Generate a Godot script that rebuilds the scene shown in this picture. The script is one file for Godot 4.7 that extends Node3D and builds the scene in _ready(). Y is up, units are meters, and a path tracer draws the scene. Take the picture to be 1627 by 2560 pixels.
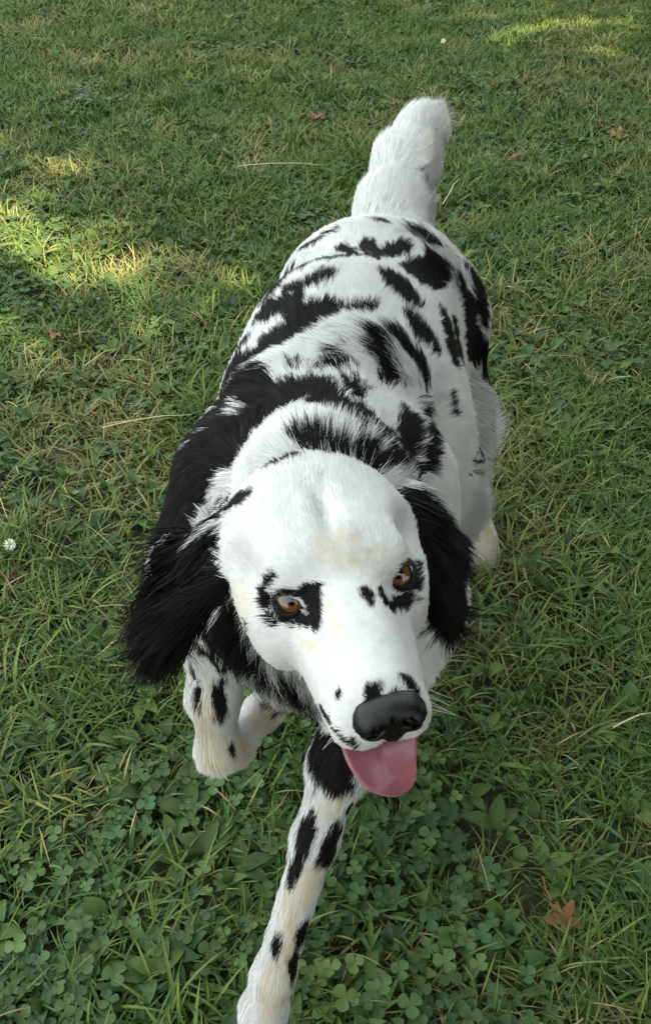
extends Node3D
# A long-haired spotted dog walks over a lawn towards the camera, in the shade of a tree.

var rng := RandomNumberGenerator.new()
var noise := FastNoiseLite.new()
var fine := FastNoiseLite.new()
const DOG := Vector3(0.04, 0.0, -0.82)

func _ready():
	rng.seed = 7
	noise.seed = 3; noise.frequency = 1.0
	fine.seed = 9; fine.frequency = 1.0
	var cam := Camera3D.new(); cam.name = "camera"; add_child(cam)
	cam.position = Vector3(0, 1.02, 0); cam.rotation_degrees = Vector3(-40, 0, 0)
	cam.fov = 55.0; cam.near = 0.02; cam.far = 400.0; cam.current = true
	var world := WorldEnvironment.new(); world.name = "world"; add_child(world)
	var env := Environment.new(); world.environment = env
	env.tonemap_mode = Environment.TONE_MAPPER_LINEAR
	env.tonemap_exposure = 4.7
	env.background_mode = Environment.BG_SKY
	var sky := Sky.new(); env.sky = sky
	var air := ProceduralSkyMaterial.new(); sky.sky_material = air
	air.sky_top_color = Color(0.80, 0.835, 0.845); air.sky_horizon_color = Color(0.93, 0.925, 0.89); air.sky_curve = 0.16
	air.ground_bottom_color = Color(0.20, 0.24, 0.15); air.ground_horizon_color = Color(0.55, 0.60, 0.55)
	air.sun_angle_max = 0.0
	env.sdfgi_enabled = true; env.ssao_enabled = true; env.ssil_enabled = true
	var sun := DirectionalLight3D.new(); sun.name = "sun"; add_child(sun)
	sun.light_energy = 1.3; sun.light_color = Color(1.0, 0.93, 0.80); sun.light_angular_distance = 0.5; sun.shadow_enabled = true
	sun.look_at_from_position(SUN * 10.0, Vector3.ZERO)
	make_ground()
	make_tree(Vector3(4.6, 0, 4.4), Vector3(3.4, 7.6, 1.3), Vector3(4.4, 2.4, 4.6), 5200, "tall leafy tree whose crown shades the lawn, outside the picture")
	for q in [[4.9, -0.2, 5.2, "broad leafy tree added out of view right of the lawn to block sky light"], [5.5, -7.5, 5.8, "leafy tree added out of view far off to the right to block sky light"], [0.5, 6.5, 5.2, "leafy tree added out of view behind the camera to block sky light"], [-1.5, -13.5, 6.2, "leafy tree added out of view beyond the far end of the lawn to block sky light"]]:  # unseen trees added round the lawn to cut low sky light and deepen contrast
		make_tree(Vector3(q[0], 0, q[1]), Vector3(q[0], q[2] * 0.5, q[1]), Vector3(2.9, q[2] * 0.5, 2.9), 700, q[3], 2.4)
	make_dog()
	make_lawn()
	make_litter()

const SUN := Vector3(0.42, 0.80, 0.43)

# ------------------------------------------------------------------ helpers
func tag(o: Node, label: String, category: String, group := "", kind := ""):
	if label: o.set_meta("label", label)
	if category: o.set_meta("category", category)
	if group: o.set_meta("group", group)
	if kind: o.set_meta("kind", kind)

func part(called: String, mesh: Mesh, mat: Material, parent: Node) -> MeshInstance3D:
	var o := MeshInstance3D.new(); o.name = called; o.mesh = mesh
	if mat: o.material_override = mat
	parent.add_child(o, true)
	return o

func arrays(v: PackedVector3Array, n: PackedVector3Array, c: PackedColorArray, ix: PackedInt32Array) -> ArrayMesh:
	var a := []; a.resize(Mesh.ARRAY_MAX)
	a[Mesh.ARRAY_VERTEX] = v
	if n.size(): a[Mesh.ARRAY_NORMAL] = n
	if c.size(): a[Mesh.ARRAY_COLOR] = c
	if n.size():   # faces wind the way their normals point
		for t in range(0, ix.size(), 3):
			var i := ix[t]; var j := ix[t + 1]; var k := ix[t + 2]
			if (v[k] - v[i]).cross(v[j] - v[i]).dot(n[i] + n[j] + n[k]) < 0.0:
				ix[t + 1] = k; ix[t + 2] = j
	a[Mesh.ARRAY_INDEX] = ix
	var m := ArrayMesh.new(); m.add_surface_from_arrays(Mesh.PRIMITIVE_TRIANGLES, a)
	return m

func paint(rough: float, vertex := true, col := Color.WHITE) -> StandardMaterial3D:
	var m := StandardMaterial3D.new(); m.vertex_color_use_as_albedo = vertex
	m.albedo_color = col; m.roughness = rough; m.metallic_specular = 0.35; m.cull_mode = BaseMaterial3D.CULL_DISABLED
	return m

func lin(r: float, g: float, b: float) -> Color:
	return Color(r, g, b).linear_to_srgb()

func scatter(called: String, mesh: Mesh, mat: Material, where: Array, tint: PackedColorArray, parent: Node) -> MultiMeshInstance3D:
	var mm := MultiMesh.new(); mm.transform_format = MultiMesh.TRANSFORM_3D; mm.use_colors = true
	mm.mesh = mesh; mm.instance_count = where.size()
	for i in where.size():
		mm.set_instance_transform(i, where[i]); mm.set_instance_color(i, tint[i])
	var o := MultiMeshInstance3D.new(); o.name = called; o.multimesh = mm; o.material_override = mat
	parent.add_child(o, true)
	return o

# ------------------------------------------------------------------ smooth solids: capsules and ellipsoids joined by a smooth minimum
# one row each: kind (0 capsule, 1 ellipsoid, 2 hollow), blend, hair flow (3), hair length, lift, dark;
# capsule: a (3), b (3), radius a, radius b; ellipsoid: centre (3), radii (3), axes (9)
func distance_to(p: Vector3, s: Array) -> float:
	if s[0] == 0:
		var a: Vector3 = s[8]; var ab: Vector3 = s[9]; var q := p - a
		var t := clampf(q.dot(ab) * s[12], 0.0, 1.0)
		return (q - ab * t).length() - (s[10] + s[11] * t)
	var l: Vector3 = s[9] * (p - s[8])
	var ir: Vector3 = s[10]
	var u := l * ir
	var k0 := u.length()
	if k0 < 0.0001: return -s[11]
	return k0 * (k0 - 1.0) / maxf((u * ir).length(), 0.000001)

func solid(row: Array) -> Array:
	var s := [row[0], row[1], Vector3(row[2], row[3], row[4]), row[5], row[6], row[7], 0, 0]
	var a := Vector3(row[8], row[9], row[10])
	if row[0] == 0:
		var b := Vector3(row[11], row[12], row[13])
		s.append_array([a, b - a, row[14], row[15] - row[14], 1.0 / maxf((b - a).length_squared(), 0.0000001)])
		var r: float = maxf(row[14], row[15]) + row[1]
		s[6] = a.min(b) - Vector3.ONE * r; s[7] = a.max(b) + Vector3.ONE * r
	else:
		var axes := Basis(Vector3(row[14], row[17], row[20]), Vector3(row[15], row[18], row[21]), Vector3(row[16], row[19], row[22]))
		s.append_array([a, axes, Vector3(1.0 / row[11], 1.0 / row[12], 1.0 / row[13]), minf(row[11], minf(row[12], row[13])), 0.0])
		var r: Vector3 = Vector3.ONE * row[1]
		for k in 3:
			r += (Vector3(row[14 + 3 * k], row[15 + 3 * k], row[16 + 3 * k]) * row[11 + k]).abs()
		s[6] = a - r; s[7] = a + r
	return s

func net(solids: Array, cell: float, v: PackedVector3Array, n: PackedVector3Array, ix: PackedInt32Array):
	var lo: Vector3 = solids[0][6]; var hi: Vector3 = solids[0][7]
	for s in solids:
		lo = lo.min(s[6]); hi = hi.max(s[7])
	lo -= Vector3.ONE * cell * 2.0; hi += Vector3.ONE * cell * 2.0
	var d := ((hi - lo) / cell).ceil()
	var nx := int(d.x) + 1; var ny := int(d.y) + 1; var nz := int(d.z) + 1
	var f := PackedFloat32Array(); f.resize(nx * ny * nz); f.fill(1.0)
	var sy := nx; var sz := nx * ny
	for s in solids:
		var a: Vector3 = (s[6] - lo) / cell; var b: Vector3 = (s[7] - lo) / cell
		var x0 := maxi(int(a.x) - 1, 0); var x1 := mini(int(b.x) + 2, nx - 1)
		var y0 := maxi(int(a.y) - 1, 0); var y1 := mini(int(b.y) + 2, ny - 1)
		var z0 := maxi(int(a.z) - 1, 0); var z1 := mini(int(b.z) + 2, nz - 1)
		var k: float = s[1]
		var hollow: bool = s[0] == 2
		for z in range(z0, z1 + 1):
			for y in range(y0, y1 + 1):
				var i := z * sz + y * sy + x0
				for x in range(x0, x1 + 1):
					var q := distance_to(lo + Vector3(x, y, z) * cell, s)
					var o := -f[i] if hollow else f[i]
					var h := maxf(k - absf(o - q), 0.0) / k
					o = minf(o, q) - h * h * k * 0.25
					f[i] = -o if hollow else o
					i += 1
	var at := PackedInt32Array(); at.resize(nx * ny * nz); at.fill(-1)
	for z in nz - 1:
		for y in ny - 1:
			for x in nx - 1:
				var i := z * sz + y * sy + x
				var c0 := f[i]; var c1 := f[i + 1]; var c2 := f[i + sy]; var c3 := f[i + sy + 1]
				var c4 := f[i + sz]; var c5 := f[i + sz + 1]; var c6 := f[i + sz + sy]; var c7 := f[i + sz + sy + 1]
				var m := int(c0 < 0.0) + int(c1 < 0.0) + int(c2 < 0.0) + int(c3 < 0.0) + int(c4 < 0.0) + int(c5 < 0.0) + int(c6 < 0.0) + int(c7 < 0.0)
				if m == 0 or m == 8: continue
				var p := Vector3.ZERO; var cnt := 0
				if (c0 < 0.0) != (c1 < 0.0): p += Vector3(c0 / (c0 - c1), 0, 0); cnt += 1
				if (c2 < 0.0) != (c3 < 0.0): p += Vector3(c2 / (c2 - c3), 1, 0); cnt += 1
				if (c4 < 0.0) != (c5 < 0.0): p += Vector3(c4 / (c4 - c5), 0, 1); cnt += 1
				if (c6 < 0.0) != (c7 < 0.0): p += Vector3(c6 / (c6 - c7), 1, 1); cnt += 1
				if (c0 < 0.0) != (c2 < 0.0): p += Vector3(0, c0 / (c0 - c2), 0); cnt += 1
				if (c1 < 0.0) != (c3 < 0.0): p += Vector3(1, c1 / (c1 - c3), 0); cnt += 1
				if (c4 < 0.0) != (c6 < 0.0): p += Vector3(0, c4 / (c4 - c6), 1); cnt += 1
				if (c5 < 0.0) != (c7 < 0.0): p += Vector3(1, c5 / (c5 - c7), 1); cnt += 1
				if (c0 < 0.0) != (c4 < 0.0): p += Vector3(0, 0, c0 / (c0 - c4)); cnt += 1
				if (c1 < 0.0) != (c5 < 0.0): p += Vector3(1, 0, c1 / (c1 - c5)); cnt += 1
				if (c2 < 0.0) != (c6 < 0.0): p += Vector3(0, 1, c2 / (c2 - c6)); cnt += 1
				if (c3 < 0.0) != (c7 < 0.0): p += Vector3(1, 1, c3 / (c3 - c7)); cnt += 1
				at[i] = v.size()
				v.append(lo + (Vector3(x, y, z) + p / cnt) * cell)
				n.append(Vector3(c1 + c3 + c5 + c7 - c0 - c2 - c4 - c6, c2 + c3 + c6 + c7 - c0 - c1 - c4 - c5, c4 + c5 + c6 + c7 - c0 - c1 - c2 - c3).normalized())
	for z in range(1, nz - 1):
		for y in range(1, ny - 1):
			for x in range(1, nx - 1):
				var i := z * sz + y * sy + x
				var inside := f[i] < 0.0
				if inside != (f[i + 1] < 0.0): quad(ix, at[i - sy - sz], at[i - sz], at[i], at[i - sy], inside)
				if inside != (f[i + sy] < 0.0): quad(ix, at[i - 1 - sz], at[i - 1], at[i], at[i - sz], inside)
				if inside != (f[i + sz] < 0.0): quad(ix, at[i - 1 - sy], at[i - sy], at[i], at[i - 1], inside)

func quad(ix: PackedInt32Array, a: int, b: int, c: int, d: int, flip: bool):
	if mini(mini(a, b), mini(c, d)) < 0: return
	if flip: ix.append_array([a, c, b, a, d, c])
	else: ix.append_array([a, b, c, a, c, d])

# a round tube through points, radius per point
func tube(pts: Array, radii: Array, sides := 8) -> ArrayMesh:
	var v := PackedVector3Array(); var n := PackedVector3Array(); var ix := PackedInt32Array()
	for i in pts.size():
		var d: Vector3 = (pts[mini(i + 1, pts.size() - 1)] - pts[maxi(i - 1, 0)]).normalized()
		var s := d.cross(Vector3.UP if absf(d.y) < 0.9 else Vector3.RIGHT).normalized(); var u := s.cross(d)
		for k in sides:
			var w := s * cos(TAU * k / sides) + u * sin(TAU * k / sides)
			v.append(pts[i] + w * radii[i]); n.append(w)
	for i in pts.size() - 1:
		for k in sides:
			var a := i * sides + k; var b := i * sides + (k + 1) % sides
			ix.append_array([a, b, a + sides, b, b + sides, a + sides])
	return arrays(v, n, PackedColorArray(), ix)

# the dog's skeleton: capsules and ellipsoids in metres
const BODY := [
	[0, 0.05, 0.1186, -0.0988, -0.988, 0.022, 0.2, 0, -0.012, 0.468, -0.735, 0.018, 0.462, -0.93, 0.074, 0.088], # spine
	[0, 0.05, 0.1186, -0.0988, -0.988, 0.022, 0.2, 0, 0.018, 0.462, -0.93, 0.062, 0.435, -1.1, 0.088, 0.088], # spine
	[0, 0.05, 0.1186, -0.0988, -0.988, 0.022, 0.2, 0, 0.062, 0.435, -1.1, 0.082, 0.415, -1.165, 0.088, 0.076], # spine
	[0, 0.06, 0.1025, -0.5635, -0.8197, 0.022, 0.22, 0, -0.01, 0.385, -0.69, 0.02, 0.385, -0.86, 0.096, 0.124], # ribs
	[0, 0.06, 0.1025, -0.5635, -0.8197, 0.022, 0.22, 0, 0.02, 0.385, -0.86, 0.058, 0.4, -1.03, 0.124, 0.102], # ribs
	[0, 0.05, 0, -0.995, -0.0995, 0.035, 0.4, 0, -0.012, 0.4, -0.6, -0.006, 0.37, -0.7, 0.07, 0.085], # chest
	[0, 0.05, 0.1474, -0.4423, -0.8847, 0.024, 0.22, 0, 0.03, 0.405, -1.14, 0.11, 0.4, -1.13, 0.088, 0.085], # rump
	[0, 0.05, 0, -0.4472, -0.8944, 0.03, 0.26, 0, -0.006, 0.455, -0.71, 0, 0.552, -0.57, 0.088, 0.06], # neck
	[0, 0.04, 0, -0.848, -0.53, 0.03, 0.45, 0, -0.006, 0.42, -0.64, 0.01, 0.49, -0.52, 0.062, 0.04], # throat
	[0, 0.045, -0.103, -0.927, -0.3605, 0.02, 0.2, 0, -0.068, 0.458, -0.7, -0.092, 0.405, -0.65, 0.07, 0.054], # shoulder_r
	[0, 0.045, -0.103, -0.927, -0.3605, 0.02, 0.2, 0, -0.092, 0.405, -0.65, -0.1, 0.335, -0.638, 0.054, 0.036], # shoulder_r
	[0, 0.018, -0.1684, -0.9264, 0.3369, 0.016, 0.3, 0, -0.097, 0.335, -0.632, -0.107, 0.28, -0.612, 0.03, 0.021], # foreleg_r
	[0, 0.018, 0.0144, -0.9764, 0.2154, 0.016, 0.3, 0, -0.107, 0.28, -0.612, -0.106, 0.212, -0.597, 0.021, 0.0175], # foreleg_r
	[0, 0.018, 0.2916, -0.7582, -0.5832, 0.016, 0.3, 0, -0.106, 0.212, -0.597, -0.096, 0.186, -0.617, 0.0175, 0.0165], # foreleg_r
	[0, 0.018, 0.3598, -0.3322, -0.8719, 0.016, 0.3, 0, -0.096, 0.186, -0.617, -0.07, 0.162, -0.68, 0.0165, 0.015], # foreleg_r
	[0, 0.018, 0.3527, -0.3135, -0.8817, 0.018, 0.3, 0, -0.07, 0.162, -0.68, -0.052, 0.146, -0.725, 0.015, 0.016], # foreleg_r
	[0, 0.045, 0.103, -0.927, -0.3605, 0.02, 0.2, 0, 0.05, 0.455, -0.7, 0.062, 0.395, -0.62, 0.066, 0.05], # shoulder_l
	[0, 0.045, 0.103, -0.927, -0.3605, 0.02, 0.2, 0, 0.062, 0.395, -0.62, 0.04, 0.345, -0.555, 0.05, 0.034], # shoulder_l
	[0, 0.014, -0.2702, -0.76, 0.5911, 0.018, 0.3, 0, 0.03, 0.345, -0.555, 0.014, 0.3, -0.52, 0.028, 0.0235], # foreleg_l
	[0, 0.014, -0.3193, -0.7256, 0.6095, 0.017, 0.3, 0, 0.014, 0.3, -0.52, -0.008, 0.25, -0.478, 0.0235, 0.0165], # foreleg_l
	[0, 0.014, -0.2863, -0.7739, 0.5649, 0.015, 0.3, 0, -0.008, 0.25, -0.478, -0.045, 0.15, -0.405, 0.0165, 0.015], # foreleg_l
	[0, 0.014, -0.2411, -0.8571, 0.4553, 0.013, 0.3, 0, -0.045, 0.15, -0.405, -0.054, 0.118, -0.388, 0.015, 0.0175], # foreleg_l
	[0, 0.014, -0.2631, -0.8681, 0.4209, 0.012, 0.3, 0, -0.054, 0.118, -0.388, -0.064, 0.085, -0.372, 0.0175, 0.015], # foreleg_l
	[0, 0.014, -0.1658, -0.8787, 0.4476, 0.012, 0.3, 0, -0.064, 0.085, -0.372, -0.074, 0.032, -0.345, 0.015, 0.018], # foreleg_l
	[1, 0.02, 0, -0.3714, 0.9285, 0.01, 0.3, 0, -0.076, 0.024, -0.325, 0.032, 0.022, 0.042, 1, 0, 0, 0, 1, 0, 0, 0, 1], # paw_l
	[1, 0.02, 0.1881, -0.9407, -0.2822, 0.016, 0.3, 0, -0.044, 0.128, -0.748, 0.024, 0.03, 0.021, 1, 0, 0, 0, 1, 0, 0, 0, 1], # paw_r
	[1, 0.008, 0, -0.3714, 0.9285, 0.008, 0.3, 0, -0.098, 0.016, -0.302, 0.0095, 0.014, 0.018, 1, 0, 0, 0, 1, 0, 0, 0, 1], # toe_l
	[1, 0.008, 0, -0.9578, -0.2873, 0.008, 0.3, 0, -0.0629, 0.102, -0.752, 0.009, 0.017, 0.011, 1, 0, 0, 0, 1, 0, 0, 0, 1], # toe_r
	[1, 0.008, 0, -0.3714, 0.9285, 0.008, 0.3, 0, -0.085, 0.016, -0.292, 0.0095, 0.014, 0.018, 1, 0, 0, 0, 1, 0, 0, 0, 1], # toe_l
	[1, 0.008, 0, -0.9578, -0.2873, 0.008, 0.3, 0, -0.0512, 0.102, -0.758, 0.009, 0.017, 0.011, 1, 0, 0, 0, 1, 0, 0, 0, 1], # toe_r
	[1, 0.008, 0, -0.3714, 0.9285, 0.008, 0.3, 0, -0.069, 0.016, -0.292, 0.0095, 0.014, 0.018, 1, 0, 0, 0, 1, 0, 0, 0, 1], # toe_l
	[1, 0.008, 0, -0.9578, -0.2873, 0.008, 0.3, 0, -0.0368, 0.102, -0.758, 0.009, 0.017, 0.011, 1, 0, 0, 0, 1, 0, 0, 0, 1], # toe_r
	[1, 0.008, 0, -0.3714, 0.9285, 0.008, 0.3, 0, -0.056, 0.016, -0.302, 0.0095, 0.014, 0.018, 1, 0, 0, 0, 1, 0, 0, 0, 1], # toe_l
	[1, 0.008, 0, -0.9578, -0.2873, 0.008, 0.3, 0, -0.0251, 0.102, -0.752, 0.009, 0.017, 0.011, 1, 0, 0, 0, 1, 0, 0, 0, 1], # toe_r
	[0, 0.035, 0.2988, -0.8536, 0.4268, 0.028, 0.25, 0, 0.125, 0.385, -1.13, 0.16, 0.285, -1.08, 0.076, 0.052], # hind_l
	[0, 0.035, 0.2592, -0.8639, -0.4319, 0.024, 0.25, 0, 0.16, 0.285, -1.08, 0.178, 0.225, -1.11, 0.052, 0.034], # hind_l
	[0, 0.035, 0.2188, -0.7293, -0.6483, 0.018, 0.25, 0, 0.178, 0.225, -1.11, 0.205, 0.135, -1.19, 0.034, 0.02], # hind_l
	[0, 0.035, 0.2012, -0.8877, 0.4142, 0.014, 0.25, 0, 0.205, 0.135, -1.19, 0.222, 0.06, -1.155, 0.02, 0.019], # hind_l
	[0, 0.035, 0.1642, -0.8208, 0.5472, 0.012, 0.25, 0, 0.222, 0.06, -1.155, 0.228, 0.03, -1.135, 0.019, 0.022], # hind_l
	[1, 0.02, 0, -0.3714, 0.9285, 0.01, 0.3, 0, 0.23, 0.024, -1.115, 0.031, 0.022, 0.042, 1, 0, 0, 0, 1, 0, 0, 0, 1], # hindpaw_l
	[0, 0.035, -0.3482, -0.8704, 0.3482, 0.028, 0.25, 0, 0.035, 0.385, -1.14, -0.005, 0.285, -1.1, 0.078, 0.054], # hind_r
	[0, 0.035, -0.058, -0.8124, -0.5803, 0.024, 0.25, 0, -0.005, 0.285, -1.1, -0.01, 0.215, -1.15, 0.054, 0.036], # hind_r
	[0, 0.035, -0.0176, -0.6615, -0.7497, 0.018, 0.25, 0, -0.01, 0.215, -1.15, -0.012, 0.14, -1.235, 0.036, 0.024], # hind_r
	[0, 0.035, 0.0242, -0.9699, 0.2425, 0.014, 0.25, 0, -0.012, 0.14, -1.235, -0.01, 0.06, -1.215, 0.024, 0.022], # hind_r
	[0, 0.035, 0, -0.8815, 0.4722, 0.012, 0.25, 0, -0.01, 0.06, -1.215, -0.01, 0.032, -1.2, 0.022, 0.024], # hind_r
	[1, 0.02, 0, -0.3714, 0.9285, 0.01, 0.3, 0, -0.01, 0.024, -1.178, 0.031, 0.022, 0.042, 1, 0, 0, 0, 1, 0, 0, 0, 1], # hindpaw_r
	[1, 0.008, 0, -0.3714, 0.9285, 0.008, 0.3, 0, 0.209, 0.016, -1.092, 0.0095, 0.014, 0.018, 1, 0, 0, 0, 1, 0, 0, 0, 1], # toe_hl
	[1, 0.008, 0, -0.3714, 0.9285, 0.008, 0.3, 0, -0.031, 0.016, -1.155, 0.0095, 0.014, 0.018, 1, 0, 0, 0, 1, 0, 0, 0, 1], # toe_hr
	[1, 0.008, 0, -0.3714, 0.9285, 0.008, 0.3, 0, 0.222, 0.016, -1.082, 0.0095, 0.014, 0.018, 1, 0, 0, 0, 1, 0, 0, 0, 1], # toe_hl
	[1, 0.008, 0, -0.3714, 0.9285, 0.008, 0.3, 0, -0.018, 0.016, -1.145, 0.0095, 0.014, 0.018, 1, 0, 0, 0, 1, 0, 0, 0, 1], # toe_hr
	[1, 0.008, 0, -0.3714, 0.9285, 0.008, 0.3, 0, 0.238, 0.016, -1.082, 0.0095, 0.014, 0.018, 1, 0, 0, 0, 1, 0, 0, 0, 1], # toe_hl
	[1, 0.008, 0, -0.3714, 0.9285, 0.008, 0.3, 0, -0.002, 0.016, -1.145, 0.0095, 0.014, 0.018, 1, 0, 0, 0, 1, 0, 0, 0, 1], # toe_hr
	[1, 0.008, 0, -0.3714, 0.9285, 0.008, 0.3, 0, 0.251, 0.016, -1.092, 0.0095, 0.014, 0.018, 1, 0, 0, 0, 1, 0, 0, 0, 1], # toe_hl
	[1, 0.008, 0, -0.3714, 0.9285, 0.008, 0.3, 0, 0.011, 0.016, -1.155, 0.0095, 0.014, 0.018, 1, 0, 0, 0, 1, 0, 0, 0, 1], # toe_hr
	[0, 0.03, -0.9805, 0.1089, 0.1634, 0.034, 0.4, 0, -0.03, 0.49, -0.76, 0.03, 0.492, -0.8, 0.052, 0.054], # withers
	[0, 0.03, -0.7442, 0.2481, 0.6202, 0.03, 0.4, 0, 0.045, 0.47, -1.08, 0.1, 0.468, -1.085, 0.05, 0.05], # croup
	[0, 0.03, 0.7645, -0.6116, -0.2039, 0.046, 0.5, 0, 0.118, 0.345, -0.82, 0.15, 0.35, -1, 0.04, 0.038], # fringe
	[0, 0.04, 0.3137, 0.3137, -0.8962, 0.034, 0.22, 0, 0.082, 0.44, -1.19, 0.09, 0.478, -1.26, 0.04, 0.041], # tail
	[0, 0.04, 0.3137, 0.3137, -0.8962, 0.036, 0.22, 0, 0.09, 0.478, -1.26, 0.108, 0.515, -1.33, 0.041, 0.034], # tail
	[0, 0.04, 0.3137, 0.3137, -0.8962, 0.036, 0.22, 0, 0.108, 0.515, -1.33, 0.13, 0.538, -1.385, 0.034, 0.025], # tail
	[0, 0.04, 0.3137, 0.3137, -0.8962, 0.034, 0.22, 0, 0.13, 0.538, -1.385, 0.152, 0.552, -1.42, 0.025, 0.016], # tail
]
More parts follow.
